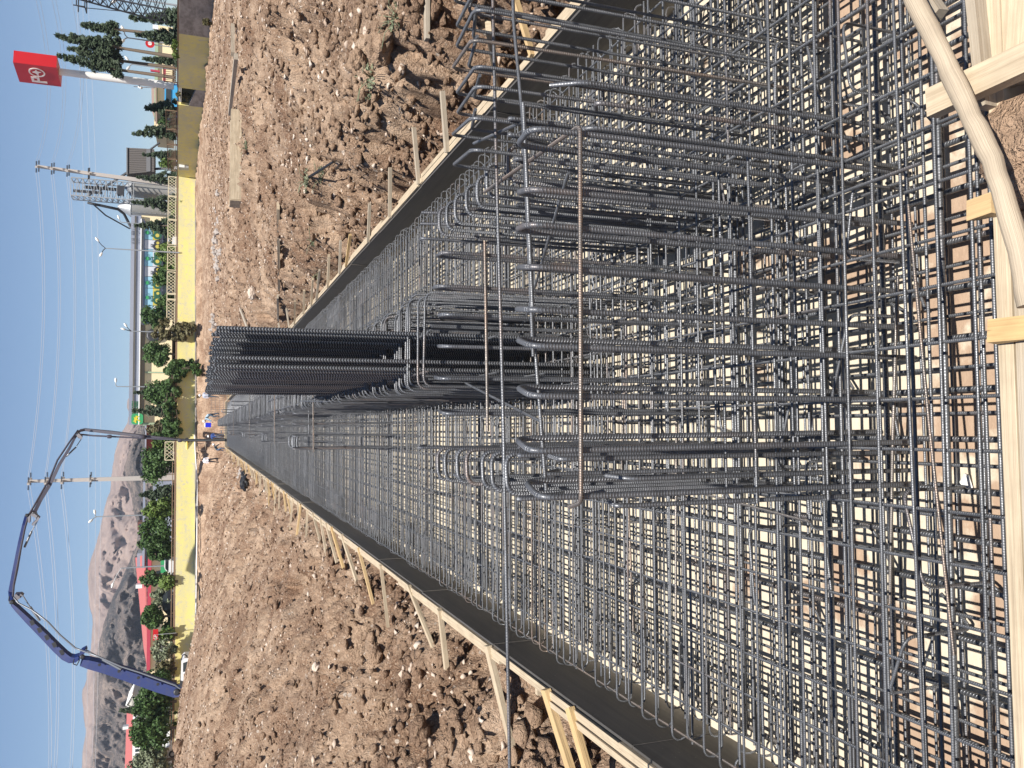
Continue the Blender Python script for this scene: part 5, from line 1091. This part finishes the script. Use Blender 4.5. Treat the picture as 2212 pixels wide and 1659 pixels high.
mb = MB(); mb.lathe((tb.x, tb.y, cg.z+1.3), [(.9, 0), (.9, .5), (.75, .6), (.6, tb.z-cg.z-1.3)], 18); mb.prism([at(401, 1503, ZB-.4), at(392, 1503, ZB-.4), at(380, 1500, ZB-.4), at(380, 1488, ZB-.4), at(396, 1478, ZB-.4), at(401, 1478, ZB-.4)], Vector((0, .8, 0))); obj('turret', mb, M['blue'], pt)
def ribbon(name, pts, z0, z1, thick, matk, parent=pt):
    """box-section boom part following a centre line (image x, y, width)"""
    n = len(pts); V = []
    for i, (x, y, w_) in enumerate(pts):
        z = z0+(z1-z0)*i/(n-1); a = pts[max(0, i-1)]; b = pts[min(n-1, i+1)]; dx, dy = b[0]-a[0], b[1]-a[1]; l = math.hypot(dx, dy); nx_, ny_ = -dy/l, dx/l
        p = at(x+nx_*w_/2, y+ny_*w_/2, z); q = at(x-nx_*w_/2, y-ny_*w_/2, z); e = Vector((.25, 1, 0)).normalized()*thick/2
        V += [p-e, q-e, q+e, p+e]
    F = [(3, 2, 1, 0), tuple(range(4*n-4, 4*n))]
    for i in range(n-1):
        for k in range(4): F.append((i*4+k, i*4+(k+1) % 4, (i+1)*4+(k+1) % 4, (i+1)*4+k))
    mb = MB(); mb.add(V, F); return obj(name, mb, M[matk], parent)
def btube(name, pts, z, r, matk, parent=pt, sides=8):
    zz = z if isinstance(z, (list, tuple)) else [z]*len(pts); return obj(name, MB().tube([at(x, y, q) for (x, y), q in zip(pts, zz)], r, sides), M[matk], parent)
s1_ = ribbon('boom_section', [(390, 1495, 12), (378, 1491, 22), (340, 1479, 23), (290, 1461, 23), (230, 1441, 21), (192, 1431, 19), (175, 1427, 14)], ZB, ZB+1, .8, 'blue')
s2_ = ribbon('boom_section', [(172, 1417, 7), (163, 1422, 11), (152, 1422, 14), (140, 1415, 16), (122, 1398, 16), (95, 1370, 15), (60, 1336, 12), (38, 1314, 9), (27, 1303, 6)], ZB+1, ZB+2.4, .7, 'blue')
s3_ = ribbon('boom_section', [(30, 1301, 7), (24, 1290, 8), (24, 1276, 10), (33, 1232, 11), (44, 1172, 9), (52, 1132, 6.5), (57, 1112, 5)], ZB+2.4, ZB+6, .55, 'blue')
s4_ = ribbon('boom_section', [(62, 1111, 4), (76, 1104, 8), (88, 1079, 8), (107, 1048, 8), (128, 1004, 7), (149, 970, 6), (162, 945, 5), (168, 938, 3)], ZB+6, ZB+11, .4, 'boomdark')
s5_ = ribbon('boom_section', [(166, 936, 5), (174, 930, 5), (183, 928, 5), (240, 934, 6.5), (300, 941, 5), (345, 945, 3.6), (380, 948, 2.6)], ZB+11, ZB+13, .3, 'boomdark')
btube('delivery_pipe', [(390, 1488), (378, 1480), (300, 1452), (262, 1440), (215, 1419), (190, 1410), (176, 1405), (163, 1400), (130, 1372), (104, 1344), (70, 1318), (40, 1303), (30, 1290)], [ZB-.7]*6+[ZB+.3]*5+[ZB+1.6]*2, .075, 'ram')
btube('delivery_pipe', [(28, 1288), (30, 1262), (42, 1200), (54, 1140), (62, 1112), (72, 1096), (98, 1050), (104, 1043), (124, 994), (150, 955), (168, 930), (171, 938), (200, 941), (240, 943), (300, 946), (380, 950)], [ZB+1.6, ZB+2.4, ZB+3.5, ZB+5, ZB+5.5, ZB+6, ZB+7.5, ZB+8, ZB+9, ZB+10, ZB+10.6, ZB+11, ZB+11, ZB+11.5, ZB+12, ZB+12.6], .09, 'boomdark')
btube('end_hose', [(376, 949), (400, 951), (440, 951), (487, 950)], [ZB+12.6, ZB+12.6, ZB+12.6, ZB+12.6], .15, 'black')
mb = MB(); mb.lathe(at(312, 944, ZB+12)+Vector((0, 0, 0)), [(.16, 0), (.2, .1), (.2, .35), (.16, .45)], 10, axis=(0, 0, 1)); mb.lathe(at(241, 943, ZB+11.3), [(.16, 0), (.19, .1), (.19, .3), (.16, .4)], 10); mb.lathe(at(393, 951, ZB+12.6), [(.17, 0), (.2, .1), (.2, .3), (.16, .4)], 10); tag(obj('pipe_coupling', mb, M['boomdark'], pt))
for nm_, A_, r in (('ram', [(185, 1403), (222, 1424)], .055), ('ram', [(222, 1424), (262, 1446)], .14), ('ram', [(49, 1286), (65, 1311)], .05), ('ram', [(65, 1311), (86, 1341)], .11), ('ram', [(83, 1122), (68, 1148)], .045), ('ram', [(68, 1148), (53, 1182)], .10), ('ram', [(177, 946), (164, 966)], .04), ('ram', [(164, 966), (143, 986)], .08)):
    zz = {185: ZB+.2, 222: ZB+.2, 49: ZB+2, 65: ZB+2, 83: ZB+5.2, 68: ZB+5, 177: ZB+10.6, 164: ZB+10}[A_[0][0]]; btube(nm_, A_, zz, r, 'ram')
def plate(name, pts, z, th, matk): return obj(name, MB().prism([at(x, y, z) for x, y in pts], Vector((.1, th, 0))), M[matk], pt)
plate('joint_plate', [(174, 1407), (185, 1401), (187, 1407), (180, 1414), (176, 1422), (170, 1416)], ZB+.6, .8, 'blue'); plate('joint_plate', [(32, 1284), (45, 1283), (50, 1287), (36, 1298), (28, 1300)], ZB+2.0, .6, 'boomdark')
plate('joint_plate', [(60, 1118), (66, 1111), (64, 1130), (60, 1128)], ZB+5, .5, 'boomdark'); plate('joint_plate', [(66, 1113), (70, 1106), (86, 1119), (83, 1124), (71, 1136), (68, 1133), (80, 1121)], ZB+5, .4, 'boomdark'); plate('joint_plate', [(165, 940), (170, 936), (178, 944), (176, 949), (168, 946)], ZB+10.4, .35, 'boomdark')
for (x, y, z, r) in ((382, 1494, ZB-.55, .28), (178, 1418, ZB+.4, .2), (26, 1300, ZB+1.9, .2), (59, 1113, ZB+5.4, .16), (168, 935, ZB+10.7, .13)): obj('joint_pin', MB().lathe(at(x, y, z), [(r, 0), (r, .2), (r*.6, .24)], 14, axis=(0, -1, 0)), M['dkmetal'], pt)
btube('hydraulic_hose', [(172, 1425), (166, 1437), (158, 1434), (160, 1424)], ZB+.4, .05, 'black'); btube('hydraulic_hose', [(20, 1288), (19, 1297), (25, 1305), (31, 1302)], ZB+1.9, .05, 'black'); btube('hydraulic_hose', [(70, 1110), (79, 1106), (82, 1114), (78, 1120)], ZB+5, .04, 'black')
for k in range(5): x = 70+k*16; y = 1349+k*16; obj('pipe_clamp', MB().beam(at(x-3, y-9, ZB+1.2), at(x+2, y+1, ZB+1.2), .08, .3), M['dkmetal'], pt)
for k in range(4): x = 215+k*42; obj('rivet_plate', MB().lathe(at(x, 1436+k*14, ZB-.05+k*-.1), [(.14, 0), (.12, .06)], 10, axis=(0, -1, 0)), M['dkmetal'], pt)

# ------------------------------------------------------------------ people at the far end
SK = mat('skin', (.42, .24, .16), .6)
def person(px, py, z, label, J, head, cols, helmet=None, hair=True, face=1, scale=1., onground=False):
    """J: joints in metres above the feet (x right, y away, z up). cols: top, trousers, boots"""
    b = at(px, py, z); g_ = ground_pt(px, py); zz_ = (g_-EYE).dot(AF)
    if onground: b = g_; scale = 1.0
    t = thing('person', b, label, 'person')
    ch = [('pelvis', 'chest', 't'), ('chest', 'neck', 't'), ('neck', 'headb', 's')]
    for s_ in 'lr': ch += [('chest', 'sho'+s_, 't'), ('sho'+s_, 'elb'+s_, 't'), ('elb'+s_, 'wri'+s_, 't' if cols.get('long') else 's'), ('pelvis', 'hip'+s_, 'p'), ('hip'+s_, 'kne'+s_, 'p'), ('kne'+s_, 'ank'+s_, 'p'), ('ank'+s_, 'toe'+s_, 'b')]
    rad = dict(pelvis=.145, chest=.155, neck=.06, headb=.05, shol=.075, shor=.075, elbl=.05, elbr=.05, wril=.03, wrir=.03, hipl=.10, hipr=.10, knel=.07, kner=.07, ankl=.05, ankr=.05, toel=.045, toer=.045)
    names = ['pelvis', 'chest', 'neck', 'headb'] + [k+s_ for k in ('sho', 'elb', 'wri', 'hip', 'kne', 'ank', 'toe') for s_ in 'lr']
    me = bpy.data.meshes.new('body'); me.from_pydata([tuple(Vector(J[n])*scale) for n in names], [(names.index(a), names.index(b_)) for a, b_, _ in ch], []); me.update()
    o = bpy.data.objects.new('body', me); C.objects.link(o); md = o.modifiers.new('skin', 'SKIN')
    for i, n in enumerate(names): me.skin_vertices[0].data[i].radius = (rad[n]*scale,)*2; me.skin_vertices[0].data[i].use_root = (i == 0)
    sb = o.modifiers.new('sub', 'SUBSURF'); sb.levels = 2; dg = bpy.context.evaluated_depsgraph_get(); dg.update(); m2 = bpy.data.meshes.new_from_object(o.evaluated_get(dg)); bpy.data.objects.remove(o)
    # head with nose, ears, and five-fingered hands joined to the same body mesh
    bm = bmesh.new(); bm.from_mesh(m2); lay = {'t': 1, 'p': 2, 'b': 3, 's': 0}
    for f in bm.faces:
        c = f.calc_center_median(); best = None
        for a, b_, k in ch:
            A, B_ = Vector(J[a])*scale, Vector(J[b_])*scale; d = B_-A; tt = max(0, min(1, (c-A).dot(d)/max(1e-6, d.length_squared))); q = (c-A-d*tt).length-rad[a]*.3
            if best is None or q < best[0]: best = (q, k)
        f.material_index = lay[best[1]]; f.smooth = True
    hc = Vector(head)*scale; fd = Vector((0, -face, 0)) if face in (1, -1) else Vector(face).normalized(); R_ = fd.to_track_quat('-Y', 'Z').to_matrix().to_4x4()
    def blob(off, sc, u=12):
        r = bmesh.ops.create_uvsphere(bm, u_segments=u, v_segments=8, radius=1); 
        for v in r['verts']: v.co = (R_ @ Vector((v.co.x*sc[0]+off[0], v.co.y*sc[1]+off[1], v.co.z*sc[2]+off[2]))*scale)+hc
        for f in {f for v in r['verts'] for f in v.link_faces}: f.smooth = True; f.material_index = 0
    blob((0, 0, 0), (.078, .095, .115)); blob((0, -.10, -.01), (.014, .02, .025), 6); blob((.08, 0, -.005), (.012, .02, .03), 6); blob((-.08, 0, -.005), (.012, .02, .03), 6); blob((0, -.07, -.08), (.045, .04, .035), 8)
    for s_ in 'lr':
        w_ = Vector(J['wri'+s_])*scale; d = (w_-Vector(J['elb'+s_])*scale).normalized(); x = d.orthogonal().normalized(); y = d.cross(x)
        mbh = MB(); mbh.tube([w_, w_+d*.05*scale, w_+d*.095*scale], [.026*scale, .036*scale, .03*scale], 8)
        for k, ln in enumerate((.07, .078, .074, .06)): o_ = w_+d*.09*scale+x*(-.028+.019*k)*scale; mbh.tube([o_, o_+d*ln*.5*scale, o_+d*ln*.8*scale+y*.03*scale], .008*scale, 5)
        o_ = w_+d*.04*scale-x*.032*scale; mbh.tube([o_, o_+(d*.03-x*.02)*scale, o_+(d*.055-x*.02+y*.01)*scale], .009*scale, 5)
        vs = [bm.verts.new(v) for v in mbh.v]
        for f in mbh.f:
            try: ff = bm.faces.new([vs[i] for i in f]); ff.material_index = 0
            except ValueError: pass
    m2.materials.clear()
    for mm in (SK, cols['top'], cols['leg'], cols['boot']): m2.materials.append(mm)
    bm.to_mesh(m2); bm.free()
    bo = bpy.data.objects.new('body', m2); C.objects.link(bo); bo.parent = t
    if helmet:
        mb = MB(); ax = Vector((0, 0, 1)) if len(head) < 4 else Vector((0, 0, 1)); c = b+hc+Vector((0, 0, .02)); up = (Vector(head)-Vector(J['neck'])).normalized()
        mb.lathe(c, [(.135, 0), (.12, .02), (.115, .07), (.085, .115), (.03, .14)], 14, axis=up); mb.lathe(c, [(.15, -.012), (.15, .0)], 14, axis=up); obj('hard_hat', mb, helmet, t)
    elif hair:
        mb = MB(); mb.lathe(b+hc+Vector((0, .015, -.02)), [(.09, 0), (.098, .05), (.085, .1), (.04, .13)], 12); obj('hair', mb, mat('dark_hair', (.02, .015, .012), .7), t)
    return t
def stand(sw=0.1, arm=.0, lean=0., twist=0.):
    return dict(pelvis=(0, 0, .94), chest=(lean*.5, 0, 1.27), neck=(lean, 0, 1.48), headb=(lean*1.1, 0, 1.56), shol=(-.19+lean*.9, 0, 1.41), shor=(.19+lean*.9, 0, 1.41), elbl=(-.25+lean, -.03, 1.13), elbr=(.25+lean, .02, 1.13), wril=(-.24+arm, -.14, .90), wrir=(.24, -.10, .90),
                hipl=(-.09, 0, .88), hipr=(.09, 0, .88), knel=(-.10-sw*.4, -.04, .48), kner=(.10+sw*.5, -.03, .48), ankl=(-.11-sw, .05, .08), ankr=(.11+sw, .03, .08), toel=(-.14-sw, -.12, .04), toer=(.14+sw, -.12, .04))
wht = mat('white_helmet', (.8, .8, .8), .4)
person(474, 994, 98, 'man in a white shirt and dark trousers walking on the left bank far away', {**stand(.1), 'chest': (-.05, 0, 1.27), 'neck': (-.02, 0, 1.48)}, (0.02, 0, 1.66), dict(top=mat('white_shirt', (.75, .74, .80), .8), leg=mat('dark_trousers', (.02, .018, .025), .8), boot=mat('dark_shoes', (.02, .02, .02), .6), long=True), face=-1, onground=True)
J = stand(.05); J.update(elbl=(-.28, -.16, 1.18), wril=(-.42, -.32, 1.25), elbr=(.26, -.1, 1.15), wrir=(.12, -.33, 1.05))
person(486.5, 942, 90, 'worker in blue overalls and yellow boots standing by the hanging hose', J, (0.0, 0, 1.66), dict(top=mat('blue_overalls', (.03, .07, .24), .8), leg=mat('grey_jeans', (.13, .15, .2), .8), boot=mat('yellow_boots', (.55, .42, .04), .6), long=True), wht, face=-1)
J = dict(pelvis=(-.28, .05, .80), chest=(-.02, -.02, 1.02), neck=(.16, -.05, 1.12), headb=(.21, -.06, 1.15), shol=(.04, -.2, 1.10), shor=(.08, .16, 1.08), elbl=(.16, -.26, .84), elbr=(.22, .16, .82), wril=(.32, -.22, .64), wrir=(.36, .08, .62), hipl=(-.26, -.06, .76), hipr=(-.26, .12, .76), knel=(-.08, -.12, .46), kner=(-.30, .16, .42), ankl=(-.16, -.1, .08), ankr=(-.40, .16, .08), toel=(.0, -.14, .04), toer=(-.24, .16, .04))
person(488, 966, 88, 'stooping worker with white helmet and yellow boots reaching towards the concrete', J, (.29, -.07, 1.20), dict(top=mat('dark_checked_jacket', (.05, .07, .09), .8), leg=mat('blue_jeans', (.08, .12, .2), .8), boot=bpy.data.materials['yellow_boots'], long=True), wht, face=(1, -.2, -.6))
J2 = {k: (-v[0], v[1], v[2]) for k, v in J.items()}
person(474, 902, 72, 'bending worker in a light blue shirt among the far stirrups', J2, (-.29, -.07, 1.20), dict(top=mat('light_blue_shirt', (.40, .55, .66), .8), leg=mat('slate_trousers', (.06, .09, .13), .8), boot=bpy.data.materials['dark_shoes'], long=True), wht, face=(-1, -.2, -.6))
person(473, 854, 80, 'worker in a pale checked shirt half hidden behind the tall dark bars', stand(.05), (0, 0, 1.66), dict(top=mat('pale_checked_shirt', (.45, .48, .58), .8), leg=bpy.data.materials['slate_trousers'], boot=bpy.data.materials['dark_shoes'], long=True), wht)
q = base_pt(240, 92); person(372, 240, 88, 'person in a patterned white top standing behind the broken wall by the low conifer', stand(.05), (0, 0, 1.66), dict(top=mat('white_patterned_top', (.6, .55, .65), .8), leg=mat('red_trousers', (.45, .05, .05), .8), boot=bpy.data.materials['dark_shoes'], long=True))
p = at(456, 918, 78); t = thing('site_board', p, 'small bright blue and white board standing among the far bars', 'board'); obj('blue_face', MB().box(p+Vector((0, 0, .25)), (.42, .06, .5)), mat('bright_blue', (.01, .02, .55), .5), t); obj('white_edge', MB().box(p+Vector((0, 0, .55)), (.42, .06, .1)), M['white'], t)
t = thing('batter_frame', ground_pt(458, 973), 'small pale square timber frame standing on the far earth', 'frame'); q = WL[t.name]
for a, b_ in (((0, 0, 0), (0, 0, .9)), ((.8, 0, 0), (.8, 0, 1.0)), ((0, 0, .1), (.8, 0, .1)), ((-.1, 0, .8), (.9, 0, .95))): obj('lath', MB().beam(q+Vector(a), q+Vector(b_), .06, .06, up=(0, 1, 0)), M['timber'], t)

# ------------------------------------------------------------------ mountains
def rockm(name, cover, dark=(.055, .06, .05), pale=((.44, .33, .27), (.33, .25, .21))):
    m = mat(name, pale[0], .95, 0, .1); N = NT(m); g = N.pos()
    n1 = N.noise(N.scale(g, (.008, .008, .012)), 1.0, 7, .6); n2 = N.noise(g, .02, 6, .6); n3 = N.noise(N.scale(g, (1, 1, .5)), .2, 6, .78); n4 = N.noise(g, .7, 2, .6)
    c = N.mix(N.maprange(n2, .35, .65), pale[0], pale[1]); k = N.math('ADD', N.math('MULTIPLY', n1, .38), N.math('ADD', N.math('MULTIPLY', n3, .38), N.math('MULTIPLY', n4, .36)))
    c = N.mix(N.maprange(k, .585-cover, .70-cover), c, dark); N.col(c); N.bump(n3, .5, 3.); return m
M['hillA'] = rockm('far_bare_mountain', .035, (.15, .125, .115), ((.36, .275, .235), (.24, .18, .16))); M['hillB'] = rockm('scrub_covered_ridge', .085, (.04, .042, .045), ((.30, .235, .195), (.20, .16, .14)))
def ridge(name, crest, foot_px, z0, z1, matk, seed, amp=1., ncol=420, nrow=90):
    ps = np.array([p for p, _ in crest], float); xs_ = np.array([x for _, x in crest], float); py = np.linspace(ps.min(), ps.max(), ncol); cx_ = np.interp(py, ps, xs_)
    V = []; rows = list(np.linspace(0, 1, nrow)); AYn, AXn, AFn, En = np.array(AY), np.array(AX), np.array(AF), np.array(EYE)
    grid = []
    for k in rows:
        px = foot_px + (cx_-foot_px)*(k**.85); zz = z0+(z1-z0)*k
        u = py/70.; v = k*3.+seed; rid = 1-np.abs(fbm(u*.9+v*.25, np.full_like(u, v*.55), 5, seed)*2.6); env = 4*k*(1-k)
        zz = zz*(1 - .11*env*amp*(rid-.6)) + (z1-z0)*.25*env*fbm(u*3, np.full_like(u, v*2), 4, seed+3)
        px = px - 16*amp*env*(rid-.72) + fbm(u*6, np.full_like(u, v*5), 4, seed+7)*2.5*env + fbm(u*5, np.full_like(u, 0.), 4, seed+9)*3.0*k
        P_ = En + (AFn + AXn*((px-CX)/FPX)[:, None] - AYn*((py-CY)/FPX)[:, None])*np.asarray(zz)[:, None]; grid.append(P_)
    G = np.array(grid); last = G[-1].copy(); last[:, 1] += (z1-z0)*.5; last[:, 2] = -5; G = np.concatenate([G, last[None]]); first = G[0].copy(); first[:, 2] = np.minimum(first[:, 2], -5); G = np.concatenate([first[None], G])
    nr, nc = G.shape[:2]; idx = np.arange(nr*nc).reshape(nr, nc); q = np.stack([idx[:-1, 1:], idx[:-1, :-1], idx[1:, :-1], idx[1:, 1:]], -1).reshape(-1, 4)
    me = bpy.data.meshes.new(name); me.vertices.add(nr*nc); me.vertices.foreach_set('co', G.reshape(-1, 3).ravel()); me.loops.add(q.size); me.loops.foreach_set('vertex_index', q.ravel()); me.polygons.add(len(q)); me.polygons.foreach_set('loop_start', np.arange(0, q.size, 4)); me.polygons.foreach_set('use_smooth', np.ones(len(q), bool))
    me.update(calc_edges=True); me.materials.append(M[matk]); o = bpy.data.objects.new(name, me); C.objects.link(o); return tag(o, kind='structure')
ridge('mountain', [(560, 330), (700, 318), (800, 300), (850, 285), (866, 275), (880, 275), (892, 279), (900, 277), (913, 275), (930, 265), (955, 254), (985, 247), (1024, 241), (1058, 238), (1080, 231), (1101, 225), (1125, 220), (1154, 214), (1175, 207), (1193, 201), (1215, 194), (1244, 189), (1262, 190), (1290, 192), (1313, 194), (1330, 199), (1344, 200), (1375, 198), (1405, 196), (1425, 193), (1445, 189), (1465, 187), (1479, 183), (1490, 178), (1501, 177), (1515, 178), (1532, 180), (1550, 181), (1575, 185), (1590, 184), (1610, 180), (1659, 176), (1720, 172), (1850, 190), (2100, 250)], 345, 1000, 1700, 'hillA', 2, 2.0)
ridge('foothill', [(860, 330), (1040, 318), (1120, 305), (1180, 294), (1215, 279), (1246, 265), (1268, 256), (1285, 246), (1318, 234), (1345, 225), (1368, 219), (1400, 212), (1450, 206), (1500, 203), (1560, 204), (1620, 200), (1700, 190), (1850, 210), (2100, 270)], 345, 700, 960, 'hillB', 5, 1.8)
ridge('foothill', [(780, 345), (880, 318), (930, 296), (975, 277), (1015, 268), (1060, 280), (1110, 290), (1200, 318), (1300, 340)], 346, 620, 800, 'hillB', 9, .8, 200, 50)

# ------------------------------------------------------------------ air
if HAZE:
    hz = mat('haze', (1, 1, 1)); ntz = hz.node_tree; ntz.nodes.remove(ntz.nodes['Principled BSDF']); vol = ntz.nodes.new('ShaderNodeVolumePrincipled'); vol.inputs['Density'].default_value = HAZE
    vol.inputs['Color'].default_value = (.72, .80, .95, 1); vol.inputs['Anisotropy'].default_value = .2; ntz.links.new(vol.outputs[0], ntz.nodes['Material Output'].inputs['Volume'])
    mb = MB(); mb.box((0, 1250, 130), (3600, 2700, 280)); hb = obj('haze', mb, hz); tag(hb, 'thin bluish air over the whole place', 'haze', kind='stuff')
